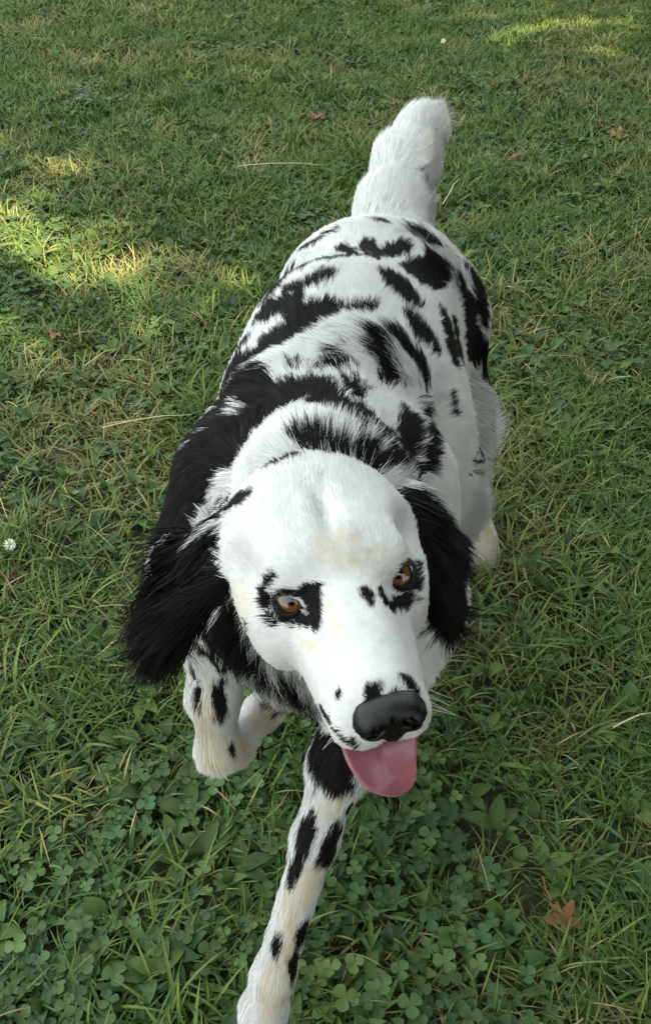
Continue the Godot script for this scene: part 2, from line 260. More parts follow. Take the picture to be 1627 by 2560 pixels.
const HEAD := [
	[1, 0.016, -0.1666, -0.3529, -0.9207, 0.009, 0.27, 0, -0.0032, 0.5797, -0.4918, 0.062, 0.042, 0.066, 0.9683, 0.1177, -0.2203, -0.1686, 0.9587, -0.2289, 0.1843, 0.2588, 0.9482], # cranium
	[1, 0.018, -0.2002, -0.1621, -0.9663, 0.008, 0.27, 0, 0.0035, 0.5998, -0.4649, 0.038, 0.02, 0.03, 0.9683, 0.1177, -0.2203, -0.1686, 0.9587, -0.2289, 0.1843, 0.2588, 0.9482], # forehead
	[0, 0.03, -0.1477, -0.4418, -0.8849, 0.014, 0.27, 0, -0.0093, 0.5604, -0.5244, -0.0131, 0.536, -0.5539, 0.044, 0.05], # skullback
	[0, 0.03, -0.1379, -0.4836, -0.8643, 0.018, 0.25, 0, -0.007, 0.5696, -0.5137, -0.0175, 0.5107, -0.5778, 0.046, 0.06], # nape
	[1, 0.018, -0.3225, -0.7831, -0.5317, 0.01, 0.27, 0, -0.0294, 0.5494, -0.4595, 0.024, 0.034, 0.048, 0.9683, 0.1177, -0.2203, -0.1686, 0.9587, -0.2289, 0.1843, 0.2588, 0.9482], # cheek
	[0, 0.014, -0.4882, -0.5513, -0.6765, 0.008, 0.27, 0, -0.0332, 0.5645, -0.4545, -0.0167, 0.5692, -0.4294, 0.017, 0.012], # zygoma
	[1, 0.01, -0.6105, -0.1976, -0.7669, 0.007, 0.27, 0, -0.0174, 0.5991, -0.4438, 0.016, 0.012, 0.017, 0.9683, 0.1177, -0.2203, -0.1686, 0.9587, -0.2289, 0.1843, 0.2588, 0.9482], # brow
	[1, 0.018, 0.2339, -0.7155, -0.6583, 0.01, 0.27, 0, 0.0403, 0.5579, -0.4754, 0.024, 0.034, 0.048, 0.9683, 0.1177, -0.2203, -0.1686, 0.9587, -0.2289, 0.1843, 0.2588, 0.9482], # cheek
	[0, 0.014, 0.2642, -0.4599, -0.8478, 0.008, 0.27, 0, 0.0424, 0.5737, -0.4717, 0.0433, 0.5765, -0.4431, 0.017, 0.012], # zygoma
	[1, 0.01, 0.2521, -0.0927, -0.9632, 0.007, 0.27, 0, 0.0349, 0.6054, -0.4557, 0.016, 0.012, 0.017, 0.9683, 0.1177, -0.2203, -0.1686, 0.9587, -0.2289, 0.1843, 0.2588, 0.9482], # brow
	[0, 0.014, -0.2951, -0.173, -0.9397, 0.005, 0.27, 0, 0.0043, 0.588, -0.4407, 0.0244, 0.5887, -0.3563, 0.018, 0.011], # bridge
	[0, 0.014, -0.1033, -0.1497, -0.9833, 0.005, 0.27, 0, 0.0178, 0.5896, -0.4438, 0.0361, 0.5901, -0.3589, 0.018, 0.011], # bridge
	[0, 0.012, -0.491, -0.4543, -0.7433, 0.006, 0.27, 0, -0.0003, 0.5653, -0.4231, 0.0185, 0.5748, -0.3534, 0.02, 0.014], # muzzleside
	[0, 0.01, -0.2063, -0.9729, -0.1041, 0.006, 0.27, 0, -0.0068, 0.5494, -0.4238, 0.0142, 0.563, -0.3515, 0.012, 0.01], # lip
	[1, 0.007, -0.6492, -0.5415, -0.5341, 0.006, 0.27, 0, 0.0209, 0.5721, -0.3489, 0.013, 0.013, 0.014, 0.9683, 0.1177, -0.2203, -0.1686, 0.9587, -0.2289, 0.1843, 0.2588, 0.9482], # pad
	[0, 0.012, 0.2161, -0.3683, -0.9042, 0.006, 0.27, 0, 0.0326, 0.5693, -0.4306, 0.0418, 0.5776, -0.3587, 0.02, 0.014], # muzzleside
	[0, 0.01, 0.358, -0.9043, -0.2325, 0.006, 0.27, 0, 0.0416, 0.5553, -0.4348, 0.0471, 0.567, -0.359, 0.012, 0.01], # lip
	[1, 0.007, 0.4637, -0.4062, -0.7874, 0.006, 0.27, 0, 0.0441, 0.575, -0.3542, 0.013, 0.013, 0.014, 0.9683, 0.1177, -0.2203, -0.1686, 0.9587, -0.2289, 0.1843, 0.2588, 0.9482], # pad
	[0, 0.01, -0.0463, -0.7823, -0.6212, 0.012, 0.27, 0, 0.0172, 0.5281, -0.4522, 0.0332, 0.5386, -0.3675, 0.02, 0.01], # jaw
	[0, 0.008, -0.2353, -0.7902, -0.5659, 0.012, 0.27, 0, -0.0111, 0.5301, -0.4578, 0.0202, 0.5352, -0.3809, 0.015, 0.008], # jawside
	[2, 0.014, -0.5979, -0.2841, -0.7495, 0.008, 0.3, 0, -0.0573, 0.5938, -0.4451, 0.015, 0.017, 0.024, 0.9683, 0.1177, -0.2203, -0.1686, 0.9587, -0.2289, 0.1843, 0.2588, 0.9482], # temple
	[2, 0.006, -0.5979, -0.2841, -0.7495, 0.004, 0.3, 0, -0.0216, 0.5841, -0.4294, 0.0115, 0.009, 0.011, 0.9683, 0.1177, -0.2203, -0.1686, 0.9587, -0.2289, 0.1843, 0.2588, 0.9482], # socket
	[0, 0.008, 0.1445, -0.744, -0.6523, 0.012, 0.27, 0, 0.0392, 0.5362, -0.4692, 0.0434, 0.538, -0.3862, 0.015, 0.008], # jawside
	[2, 0.014, 0.2682, -0.1789, -0.9466, 0.008, 0.3, 0, 0.0627, 0.6084, -0.4724, 0.015, 0.017, 0.024, 0.9683, 0.1177, -0.2203, -0.1686, 0.9587, -0.2289, 0.1843, 0.2588, 0.9482], # temple
	[2, 0.006, 0.2682, -0.1789, -0.9466, 0.004, 0.3, 0, 0.0481, 0.5925, -0.4452, 0.0115, 0.009, 0.011, 0.9683, 0.1177, -0.2203, -0.1686, 0.9587, -0.2289, 0.1843, 0.2588, 0.9482], # socket
	[2, 0.012, -0.1843, -0.2588, -0.9482, 0.008, 0.3, 0, 0.0023, 0.6303, -0.454, 0.004, 0.009, 0.034, 0.9683, 0.1177, -0.2203, -0.1686, 0.9587, -0.2289, 0.1843, 0.2588, 0.9482], # furrow
	[1, 0.012, -0.8152, -0.4962, 0.2987, 0.024, 0.3, 0.75, -0.0647, 0.5678, -0.5051, 0.026, 0.008, 0.0196, 0.3088, -0.1955, 0.9308, -0.3432, 0.8898, 0.3008, -0.887, -0.4124, 0.2077], # earroot
	[1, 0.012, -0.6167, -0.6351, 0.4652, 0.05, 0.3, 1, -0.0867, 0.5524, -0.4966, 0.034, 0.008, 0.0216, 0.4032, 0.1158, 0.9078, -0.6342, 0.7504, 0.1859, -0.6597, -0.6507, 0.376], # ear_r
	[1, 0.012, -0.6167, -0.6351, 0.4652, 0.05, 0.3, 1, -0.1016, 0.5312, -0.4827, 0.03, 0.008, 0.0216, 0.4517, 0.3874, 0.8037, -0.8276, 0.5183, 0.2154, -0.3331, -0.7624, 0.5547], # ear_r
	[1, 0.012, 0.7963, -0.5707, -0.2005, 0.024, 0.3, 0.75, 0.047, 0.5746, -0.5371, 0.026, 0.008, 0.0179, -0.2271, 0.3096, -0.9234, 0.4196, 0.8867, 0.1941, 0.8788, -0.3434, -0.3312], # earroot
	[1, 0.012, 0.3104, -0.9307, 0.1937, 0.034, 0.3, 1, 0.0697, 0.5553, -0.5384, 0.034, 0.008, 0.0277, 0.0433, -0.1542, -0.9871, 0.7906, 0.6094, -0.0605, 0.6109, -0.7777, 0.1483], # ear_l
	[1, 0.012, 0.3104, -0.9307, 0.1937, 0.034, 0.3, 1, 0.0851, 0.5204, -0.5255, 0.03, 0.008, 0.0325, 0.199, -0.4102, -0.89, 0.9665, 0.2325, 0.1089, 0.1622, -0.8819, 0.4427], # ear_l
]
const NOSE := [
	[1, 0.006, 0, 0, 1, 0, 0.3, 0, 0.0339, 0.5886, -0.3465, 0.018, 0.01, 0.014, 0.9683, 0.1177, -0.2203, -0.1686, 0.9587, -0.2289, 0.1843, 0.2588, 0.9482], # nose
	[1, 0.004, 0, 0, 1, 0, 0.3, 0, 0.046, 0.5871, -0.3442, 0.01, 0.01, 0.011, 0.9683, 0.1177, -0.2203, -0.1686, 0.9587, -0.2289, 0.1843, 0.2588, 0.9482], # nose
	[1, 0.004, 0, 0, 1, 0, 0.3, 0, 0.0247, 0.5845, -0.3393, 0.01, 0.01, 0.011, 0.9683, 0.1177, -0.2203, -0.1686, 0.9587, -0.2289, 0.1843, 0.2588, 0.9482], # nose
	[1, 0.005, 0, 0, 1, 0, 0.3, 0, 0.0361, 0.5785, -0.3421, 0.008, 0.009, 0.009, 0.9683, 0.1177, -0.2203, -0.1686, 0.9587, -0.2289, 0.1843, 0.2588, 0.9482], # nose
	[2, 0.002, 0, 0, 1, 0, 0.3, 0, 0.0458, 0.5899, -0.3323, 0.0038, 0.0032, 0.008, 0.9683, 0.1177, -0.2203, -0.1686, 0.9587, -0.2289, 0.1843, 0.2588, 0.9482], # nose
	[2, 0.002, 0, 0, 1, 0, 0.3, 0, 0.0293, 0.5879, -0.3285, 0.0038, 0.0032, 0.008, 0.9683, 0.1177, -0.2203, -0.1686, 0.9587, -0.2289, 0.1843, 0.2588, 0.9482], # nose
	[2, 0.0015, 0, 0, 1, 0, 0.3, 0, 0.0528, 0.5856, -0.3377, 0.007, 0.0018, 0.008, 0.9683, 0.1177, -0.2203, -0.1686, 0.9587, -0.2289, 0.1843, 0.2588, 0.9482], # nose
	[2, 0.0015, 0, 0, 1, 0, 0.3, 0, 0.0218, 0.5819, -0.3307, 0.007, 0.0018, 0.008, 0.9683, 0.1177, -0.2203, -0.1686, 0.9587, -0.2289, 0.1843, 0.2588, 0.9482], # nose
	[2, 0.0014, 0, 0, 1, 0, 0.3, 0, 0.0382, 0.5838, -0.3302, 0.0011, 0.014, 0.0045, 0.9683, 0.1177, -0.2203, -0.1686, 0.9587, -0.2289, 0.1843, 0.2588, 0.9482], # nose
]
const HEAD_AT := Vector3(0.0118, 0.585, -0.4456)
const HEAD_R := Vector3(0.96829, 0.11772, -0.22035)
const HEAD_U := Vector3(-0.16865, 0.95873, -0.22892)
const HEAD_F := Vector3(0.18431, 0.25882, 0.94818)
const EYE := Vector3(34.5, 0.5, 2.5)
const LID := Vector3(0.38, 0.28, 0.88)
const TONGUE := [[0, -54, 30, 15], [-1, -54, 55, 18], [-3, -55, 74, 21], [-6, -59, 85, 22.5], [-5, -68, 92, 19], [-2, -77, 95, 13], [0, -85, 95, 6]]
# spots (millimetres: x, y, z, radius; 0 black, 1 white, 2 roan, 3 cream); dark marks on throat and chest also paint in shade
const MARKS := [
	-107, 528, -728, 14.6, 0,   -102, 531, -733, 15.7, 0,   -97, 533, -738, 16.7, 0,   -93, 535, -743, 17.8, 0,
	-88, 538, -748, 18.9, 0,   -83, 540, -753, 17.9, 0,   -78, 543, -757, 16.9, 0,   -73, 545, -763, 15.9, 0,
	-69, 546, -769, 14.9, 0,   -64, 556, -699, 11.9, 0,   -59, 558, -699, 12.7, 0,   -53, 560, -699, 13.4, 0,
	-48, 562, -699, 14.1, 0,   -42, 563, -700, 14.9, 0,   -37, 565, -701, 14.8, 0,   -31, 566, -702, 14.1, 0,
	-26, 567, -704, 13.4, 0,   -21, 567, -708, 12.7, 0,   -15, 567, -710, 11.9, 0,   -13, 566, -716, 12, 0,
	-9, 568, -706, 12.6, 0,   -5, 571, -696, 13.2, 0,   -1, 574, -685, 13.8, 0,   3, 578, -672, 14.3, 0,
	7, 586, -654, 14, 0,   11, 593, -638, 13, 0,   14, 600, -622, 12, 0,   18, 608, -606, 11.1, 0,
	21, 613, -592, 10.2, 0,   -140, 471, -652, 16.3, 0,   -136, 478, -654, 18.5, 0,   -133, 484, -658, 20.7, 0,
	-129, 491, -660, 18.4, 0,   -125, 498, -661, 16.1, 0,   162, 491, -1055, 11, 0,   165, 486, -1055, 11.8, 0,
	168, 481, -1055, 12.6, 0,   170, 475, -1056, 13.4, 0,   174, 469, -1057, 14.2, 0,   177, 464, -1058, 13.5, 0,
	180, 457, -1061, 12.8, 0,   183, 451, -1062, 12, 0,   186, 445, -1063, 11.3, 0,   -125, 489, -648, 18, 0,
	-123, 495, -653, 19.4, 0,   -121, 501, -658, 20.9, 0,   -119, 508, -662, 22.3, 0,   -117, 515, -666, 22.3, 0,
	-115, 520, -673, 20.9, 0,   -114, 523, -681, 19.5, 0,   -112, 527, -690, 18.1, 0,   -107, 530, -686, 14, 0,
	-105, 533, -691, 15.1, 0,   -102, 535, -698, 16.1, 0,   -100, 537, -705, 17.2, 0,   -98, 537, -714, 18.4, 0,
	-96, 536, -726, 17.5, 0,   -94, 535, -739, 16.7, 0,   -93, 531, -755, 16, 0,   -99, 489, -832, 16.3, 0,
	-64, 555, -704, 16, 0,   -58, 557, -707, 17.8, 0,   -52, 559, -709, 19.6, 0,   -46, 561, -712, 19.7, 0,
	-40, 562, -716, 17.9, 0,   -34, 563, -721, 16.1, 0,   -90, 540, -672, 13.7, 0,   -83, 544, -671, 16.3, 0,
	-77, 548, -670, 16.2, 0,   -71, 552, -670, 13.6, 0,   -34, 563, -725, 12.1, 0,   -28, 564, -722, 13.3, 0,
	-23, 564, -720, 14.4, 0,   -18, 566, -717, 15.4, 0,   -12, 567, -713, 14.2, 0,   -7, 567, -712, 13.1, 0,
	-2, 567, -710, 11.9, 0,   11, 568, -701, 11.8, 0,   14, 570, -690, 12.6, 0,   17, 573, -678, 13.4, 0,
	20, 581, -659, 14, 0,   22, 589, -640, 13.6, 0,   24, 597, -622, 12.4, 0,   26, 608, -599, 11.2, 0,
	29, 611, -589, 10.2, 0,   36, 570, -667, 11.5, 0,   38, 576, -650, 12, 0,   40, 582, -634, 12.5, 0,
	42, 587, -620, 13.1, 0,   44, 591, -607, 13.6, 0,   46, 598, -590, 12.5, 0,   48, 598, -584, 11.7, 0,
	51, 596, -580, 11, 0,   53, 594, -577, 10.2, 0,   62, 551, -656, 9.6, 0,   64, 551, -650, 10.6, 0,
	66, 549, -644, 11.6, 0,   68, 547, -641, 11.6, 0,   70, 543, -639, 10.6, 0,   72, 538, -638, 9.5, 0,
	154, 468, -990, 13.3, 0,   155, 465, -983, 14.5, 0,   155, 462, -975, 15.7, 0,   155, 461, -965, 16.8, 0,
	155, 461, -953, 15.4, 0,   154, 462, -939, 14.1, 0,   153, 463, -926, 12.7, 0,   182, 435, -1045, 16.8, 0,
	184, 425, -1046, 18.8, 0,   187, 415, -1048, 20.9, 0,   189, 405, -1052, 21.1, 0,   192, 394, -1056, 19.3, 0,
	195, 383, -1059, 17.5, 0,   212, 356, -1090, 12, 0,   212, 350, -1088, 12.9, 0,   213, 346, -1084, 13.8, 0,
	213, 342, -1080, 14.6, 0,   213, 339, -1074, 15.4, 0,   213, 335, -1070, 14.6, 0,   214, 331, -1065, 13.7, 0,
	214, 327, -1061, 12.8, 0,   214, 322, -1057, 12, 0,   -62, 538, -914, 9.6, 0,   -57, 542, -905, 10.6, 0,
	-52, 545, -896, 11.6, 0,   -47, 548, -889, 11.5, 0,   -43, 550, -882, 10.4, 0,   -39, 552, -877, 9.3, 0,
	-23, 556, -859, 11.4, 0,   -18, 557, -859, 13, 0,   -12, 559, -859, 14.6, 0,   -7, 560, -860, 13, 0,
	-2, 561, -859, 11.4, 0,   60, 585, -576, 6.9, 0,   67, 556, -613, 8, 0,   73, 537, -637, 9, 0,
	78, 530, -645, 9.9, 0,   82, 525, -651, 9.3, 0,   86, 521, -655, 8.6, 0,   90, 517, -658, 7.9, 0,
	-14, 324, -534, 12.1, 0,   -14, 324, -527, 13.4, 0,   -14, 323, -520, 14.7, 0,   -11, 324, -513, 14.6, 0,
	-8, 323, -506, 13.2, 0,   -6, 321, -501, 11.8, 0,   -6, 321, -501, 10.1, 0,   -1, 321, -497, 11, 0,
	3, 319, -494, 11.9, 0,   8, 318, -491, 12.9, 0,   12, 315, -489, 11.9, 0,   16, 312, -487, 11, 0,
	21, 308, -486, 10.1, 0,   34, 606, -424, 3.2, 0,   34, 605, -422, 3.6, 0,   35, 605, -420, 3.9, 0,
	36, 604, -418, 3.5, 0,   36, 603, -415, 3.2, 0,   44, 597, -433, 2.8, 0,   46, 595, -434, 3, 0,
	47, 593, -435, 3.1, 0,   49, 593, -434, 3.2, 0,   50, 591, -435, 3.3, 0,   52, 590, -435, 3.3, 0,
	53, 589, -435, 3.2, 0,   55, 588, -435, 3.1, 0,   56, 586, -436, 3, 0,   58, 585, -436, 2.9, 0,
	-24, 578, -434, 2.6, 0,   -22, 578, -434, 2.7, 0,   -21, 578, -433, 2.8, 0,   -19, 578, -433, 2.9, 0,
	-18, 590, -421, 2.9, 0,   -16, 591, -420, 2.9, 0,   -15, 592, -418, 2.8, 0,   -13, 593, -417, 2.7, 0,
	-12, 594, -416, 2.6, 0,   -10, 594, -416, 2.5, 0,   -37, 584, -428, 2.8, 0,   -35, 584, -427, 3.1, 0,
	-34, 583, -427, 3.3, 0,   -33, 583, -426, 3.3, 0,   -31, 583, -425, 3, 0,   -30, 583, -424, 2.8, 0,
	-97, 421, -570, 11.8, 0,   -94, 417, -567, 13.1, 0,   -91, 413, -565, 14.4, 0,   -87, 410, -562, 14.4, 0,
	-84, 406, -560, 13.1, 0,   -80, 403, -557, 11.8, 0,   -48, 401, -530, 5.7, 0,   -46, 400, -529, 6.2, 0,
	-44, 398, -528, 6.6, 0,   -42, 397, -527, 7, 0,   -40, 395, -527, 7.4, 0,   -38, 393, -526, 7, 0,
	-36, 391, -526, 6.6, 0,   -33, 389, -525, 6.2, 0,   -31, 387, -525, 5.8, 0,   -27, 380, -526, 5.8, 0,
	-25, 376, -526, 6.3, 0,   -23, 373, -526, 6.7, 0,   -21, 370, -526, 7.1, 0,   -19, 367, -527, 7.6, 0,
	-17, 363, -527, 7.2, 0,   -14, 360, -527, 5.7, 0,   -12, 356, -528, 5.4, 0,   -10, 354, -527, 5, 0,
	-69, 526, -948, 11.2, 0,   -64, 533, -943, 12.2, 0,   -60, 538, -942, 13.2, 0,   -59, 535, -955, 14.4, 0,
	-55, 540, -953, 13.2, 0,   -51, 543, -955, 12.2, 0,   -47, 544, -960, 11.2, 0,   -54, 473, -1111, 11.5, 0,
	-49, 484, -1094, 12.1, 0,   -39, 546, -971, 11.4, 0,   -34, 551, -965, 12, 0,   -30, 554, -963, 12.7, 0,
	-26, 556, -962, 12, 0,   -22, 558, -964, 11.3, 0,   -18, 558, -967, 10.6, 0,   -14, 559, -969, 9.9, 0,
	-14, 555, -982, 10.5, 0,   -9, 559, -974, 11.2, 0,   -4, 561, -971, 11.9, 0,   1, 563, -969, 12.6, 0,
	6, 564, -968, 13.3, 0,   11, 565, -969, 12.6, 0,   15, 564, -972, 11.9, 0,   20, 564, -974, 11.1, 0,
	25, 562, -978, 10.5, 0,   -40, 554, -917, 10.8, 0,   -35, 557, -916, 11.4, 0,   -30, 559, -914, 12, 0,
	-25, 561, -914, 12.7, 0,   -21, 563, -914, 13.3, 0,   -16, 564, -914, 13.3, 0,   -11, 566, -915, 12.7, 0,
	-7, 567, -915, 12, 0,   -2, 568, -917, 11.3, 0,   3, 569, -919, 10.7, 0,   15, 542, -1049, 9, 0,
	18, 544, -1040, 9.8, 0,   22, 547, -1030, 10.5, 0,   25, 550, -1017, 11.2, 0,   28, 555, -1003, 10.3, 0,
	31, 559, -990, 9.4, 0,   34, 561, -980, 8.5, 0,   48, 547, -1047, 12.7, 0,   49, 548, -1033, 14.9, 0,
	50, 550, -1017, 14.7, 0,   51, 556, -992, 12.1, 0,   54, 555, -993, 10.6, 0,   59, 551, -1005, 11.5, 0,
	64, 547, -1016, 12.4, 0,   69, 546, -1022, 13.2, 0,   74, 544, -1030, 14.1, 0,   80, 543, -1036, 13.3, 0,
	85, 542, -1041, 12.6, 0,   90, 541, -1047, 11.9, 0,   95, 540, -1053, 11.2, 0,   -35, 497, -1129, 7.4, 0,
	-31, 502, -1123, 7.7, 0,   -28, 506, -1119, 8, 0,   -25, 509, -1115, 8.2, 0,   -22, 512, -1112, 8.5, 0,
	-18, 516, -1109, 8.7, 0,   -15, 519, -1106, 9, 0,   -12, 522, -1104, 9.3, 0,   -9, 524, -1103, 9, 0,
	-6, 526, -1102, 8.7, 0,   -3, 528, -1102, 8.3, 0,   0, 530, -1102, 8.1, 0,   3, 532, -1102, 7.8, 0,
	6, 533, -1103, 7.5, 0,   9, 535, -1104, 7.2, 0,   59, 545, -1109, 6.1, 0,   61, 545, -1106, 6.5, 0,
	64, 545, -1103, 6.9, 0,   66, 546, -1101, 7.3, 0,   69, 546, -1099, 7.7, 0,   71, 545, -1097, 7.3, 0,
	74, 546, -1095, 6.8, 0,   77, 545, -1094, 6.4, 0,   79, 545, -1093, 6, 0,   101, 540, -1099, 8.8, 0,
	104, 540, -1094, 9.5, 0,   107, 539, -1090, 10.1, 0,   110, 538, -1087, 10.8, 0,   112, 537, -1083, 10.8, 0,
	115, 536, -1080, 10.1, 0,   118, 534, -1078, 9.4, 0,   121, 533, -1076, 8.7, 0,   120, 531, -1058, 5.9, 0,
	123, 530, -1061, 6.3, 0,   126, 529, -1063, 6.8, 0,   129, 528, -1065, 7.2, 0,   132, 526, -1069, 7.6, 0,
	135, 525, -1072, 7.2, 0,   138, 523, -1075, 6.8, 0,   141, 521, -1080, 6.4, 0,   144, 519, -1085, 6, 0,
	74, 556, -934, 19.3, 0,   80, 552, -928, 22.9, 0,   86, 549, -922, 22.9, 0,   91, 545, -919, 19.3, 0,
	100, 534, -992, 20.5, 0,   112, 526, -1012, 24.8, 0,   123, 520, -1026, 25.1, 0,   134, 515, -1038, 21.4, 0,
	-73, 526, -911, 14, 0,   -66, 534, -902, 15.2, 0,   -59, 540, -896, 16.3, 0,   -52, 544, -894, 17.6, 0,
	-46, 549, -891, 16.2, 0,   -40, 552, -890, 14.9, 0,   -34, 555, -889, 13.6, 0,   -28, 555, -865, 15.6, 0,
	-22, 557, -864, 17.3, 0,   -16, 559, -864, 19, 0,   -9, 560, -864, 19, 0,   -3, 561, -865, 17.3, 0,
	3, 562, -866, 15.5, 0,   -17, 556, -846, 18.1, 0,   -25, 554, -843, 19.7, 0,   -32, 551, -841, 21.4, 0,
	-39, 548, -839, 23.1, 0,   -46, 544, -839, 21.5, 0,   -53, 540, -839, 19.9, 0,   -61, 534, -841, 18.2, 0,
	-61, 534, -837, 12.5, 0,   -65, 531, -837, 13.9, 0,   -69, 527, -837, 15.4, 0,   -73, 523, -838, 15.5, 0,
	-78, 518, -840, 14.1, 0,   -82, 514, -841, 12.7, 0,   -95, 498, -888, 6.3, 0,   -97, 494, -899, 7, 0,
	-93, 501, -890, 7.5, 0,   -95, 497, -901, 8.2, 0,   -91, 503, -893, 7.5, 0,   -88, 508, -888, 6.8, 0,
	-85, 512, -884, 6.2, 0,   21, 562, -864, 5.9, 0,   23, 562, -865, 6.3, 0,   26, 562, -866, 6.6, 0,
	29, 562, -867, 6.9, 0,   32, 561, -868, 7.3, 0,   35, 561, -869, 7.6, 0,   38, 561, -870, 7.3, 0,
	41, 560, -871, 7, 0,   44, 560, -873, 6.7, 0,   47, 559, -874, 6.3, 0,   50, 559, -876, 6, 0,
	93, 537, -881, 14.6, 0,   98, 533, -877, 16.6, 0,   102, 528, -873, 18.7, 0,   107, 523, -872, 16.7, 0,
	112, 518, -869, 14.6, 0,   139, 492, -962, 16.9, 0,   139, 492, -945, 18.6, 0,   139, 492, -929, 20.3, 0,
	139, 491, -915, 20.1, 0,   139, 489, -902, 18.1, 0,   139, 488, -890, 16.1, 0,   177, 457, -1054, 22.3, 0,
	178, 450, -1047, 24.8, 0,   179, 441, -1043, 27.4, 0,   180, 432, -1040, 27.5, 0,   182, 421, -1039, 25.1, 0,
	184, 408, -1042, 22.7, 0,   190, 464, -1115, 20.2, 0,   196, 455, -1114, 22.6, 0,   197, 451, -1103, 24.8, 0,
	198, 445, -1095, 24.7, 0,   200, 438, -1090, 22.5, 0,   202, 428, -1088, 20.3, 0,   176, 481, -1105, 8.5, 0,
	179, 477, -1106, 9.5, 0,   183, 473, -1109, 10.5, 0,   186, 469, -1111, 10.6, 0,   189, 465, -1112, 9.6, 0,
	192, 461, -1115, 8.7, 0,   205, 382, -1079, 15.3, 0,   208, 371, -1083, 16.4, 0,   210, 360, -1087, 17.5, 0,
	212, 351, -1087, 18.6, 0,   213, 345, -1083, 19.6, 0,   213, 340, -1078, 19.6, 0,   214, 335, -1072, 18.6, 0,
	221, 322, -1079, 17.8, 0,   221, 318, -1070, 16.7, 0,   222, 313, -1065, 15.8, 0,   54, 554, -817, 12.8, 0,
	55, 554, -806, 14.1, 0,   56, 553, -796, 15.4, 0,   57, 551, -787, 15.3, 0,   58, 550, -779, 13.8, 0,
	60, 547, -772, 12.4, 0,   74, 542, -834, 16.2, 0,   79, 539, -828, 18, 0,   83, 536, -822, 19.8, 0,
	87, 532, -818, 19.8, 0,   92, 527, -815, 18, 0,   97, 521, -812, 16.2, 0,   -61, 554, -730, 12.3, 0,
	-55, 557, -727, 13.4, 0,   -49, 559, -725, 14.5, 0,   -43, 561, -723, 15.6, 0,   -37, 562, -724, 14.4, 0,
	-31, 563, -723, 13.3, 0,   -25, 564, -723, 12.1, 0,   -81, 547, -677, 19.6, 0,   -73, 552, -680, 22.4, 0,
	-65, 555, -684, 25.2, 0,   -58, 559, -688, 22.4, 0,   -50, 562, -694, 19.7, 0,   -47, 560, -721, 14.6, 0,
	-40, 562, -721, 15.9, 0,   -33, 563, -720, 17.2, 0,   -26, 564, -720, 18.6, 0,   -19, 565, -722, 17.2, 0,
	-11, 565, -724, 15.9, 0,   -4, 565, -727, 14.6, 0,   -2, 565, -722, 15.7, 0,   2, 567, -708, 17.2, 0,
	7, 570, -694, 18.7, 0,   11, 575, -677, 18.3, 0,   15, 586, -651, 16.1, 0,   18, 597, -626, 14, 0,
	21, 558, -745, 8.3, 0,   23, 558, -740, 9.2, 0,   25, 558, -734, 10, 0,   27, 558, -728, 10, 0,
	29, 559, -721, 9, 0,   32, 560, -714, 8, 0,   34, 564, -687, 13.3, 0,   38, 565, -677, 15, 0,
	41, 568, -664, 16.6, 0,   44, 572, -649, 14.5, 0,   48, 574, -638, 12.6, 0,   46, 590, -605, 9.2, 0,
	48, 597, -590, 10.2, 0,   50, 596, -585, 11.5, 0,   53, 593, -582, 10.2, 0,   56, 591, -580, 8.9, 0,
	-89, 537, -658, 15.5, 0,   -84, 541, -661, 17.3, 0,   -80, 545, -664, 19, 0,   -76, 549, -668, 19.1, 0,
	-71, 552, -672, 17.3, 0,   -67, 555, -677, 15.6, 0,   -82, 514, -831, 18.4, 0,   -72, 544, -768, 19.5, 0,
	-67, 551, -743, 21.3, 0,   -62, 554, -726, 18.6, 0,   -58, 557, -709, 16, 0,   -104, 483, -869, 12, 0,
	-103, 486, -870, 13.4, 0,   -101, 488, -872, 14.8, 0,   -96, 497, -863, 14.6, 0,   -91, 504, -857, 13.1, 0,
	-86, 510, -853, 11.7, 0,   -2, 562, -760, 6.3, 0,   1, 562, -761, 6.7, 0,   4, 562, -763, 7.2, 0,
	7, 561, -765, 7.6, 0,   10, 561, -767, 8.1, 0,   13, 561, -769, 7.7, 0,   15, 561, -771, 7.2, 0,
	18, 560, -773, 6.8, 0,   21, 560, -775, 6.4, 0,   -16, 618, -568, 11.2, 0,   -12, 618, -563, 12.1, 0,
	-7, 619, -558, 12.9, 0,   -2, 618, -556, 13.8, 0,   2, 618, -552, 13.7, 0,   7, 617, -550, 12.8, 0,
	12, 616, -548, 11.9, 0,   16, 614, -547, 11, 0,   16, 614, -547, 10.4, 0,   21, 612, -548, 11.4, 0,
	26, 611, -549, 12.4, 0,   31, 609, -550, 13.4, 0,   35, 607, -552, 12.5, 0,   40, 605, -554, 11.5, 0,
	45, 601, -557, 10.6, 0,   -39, 611, -539, 6.8, 0,   -35, 614, -536, 7.4, 0,   -32, 617, -535, 8, 0,
	-30, 618, -535, 8.6, 0,   -27, 619, -535, 7.9, 0,   -24, 620, -534, 7.3, 0,   -21, 620, -536, 6.7, 0,
	-97, 499, -624, 8.1, 0,   -93, 502, -622, 8.6, 0,   -89, 505, -620, 9.1, 0,   -85, 510, -616, 9.5, 0,
	-81, 517, -611, 9.9, 0,   -67, 586, -528, 8.6, 0,   -63, 593, -522, 8, 0,   -59, 601, -514, 7.5, 0,
	-56, 605, -510, 7, 0,   -53, 608, -508, 6.5, 0,   -134, 479, -649, 26.2, 0,   -129, 489, -657, 29.9, 0,
	-125, 500, -663, 33.5, 0,   -120, 511, -668, 29.7, 0,   -116, 520, -677, 26.1, 0,   -114, 524, -683, 10, 0,
	-112, 526, -686, 10.7, 0,   -110, 529, -690, 11.3, 0,   -108, 531, -693, 12, 0,   -106, 533, -698, 12.6, 0,
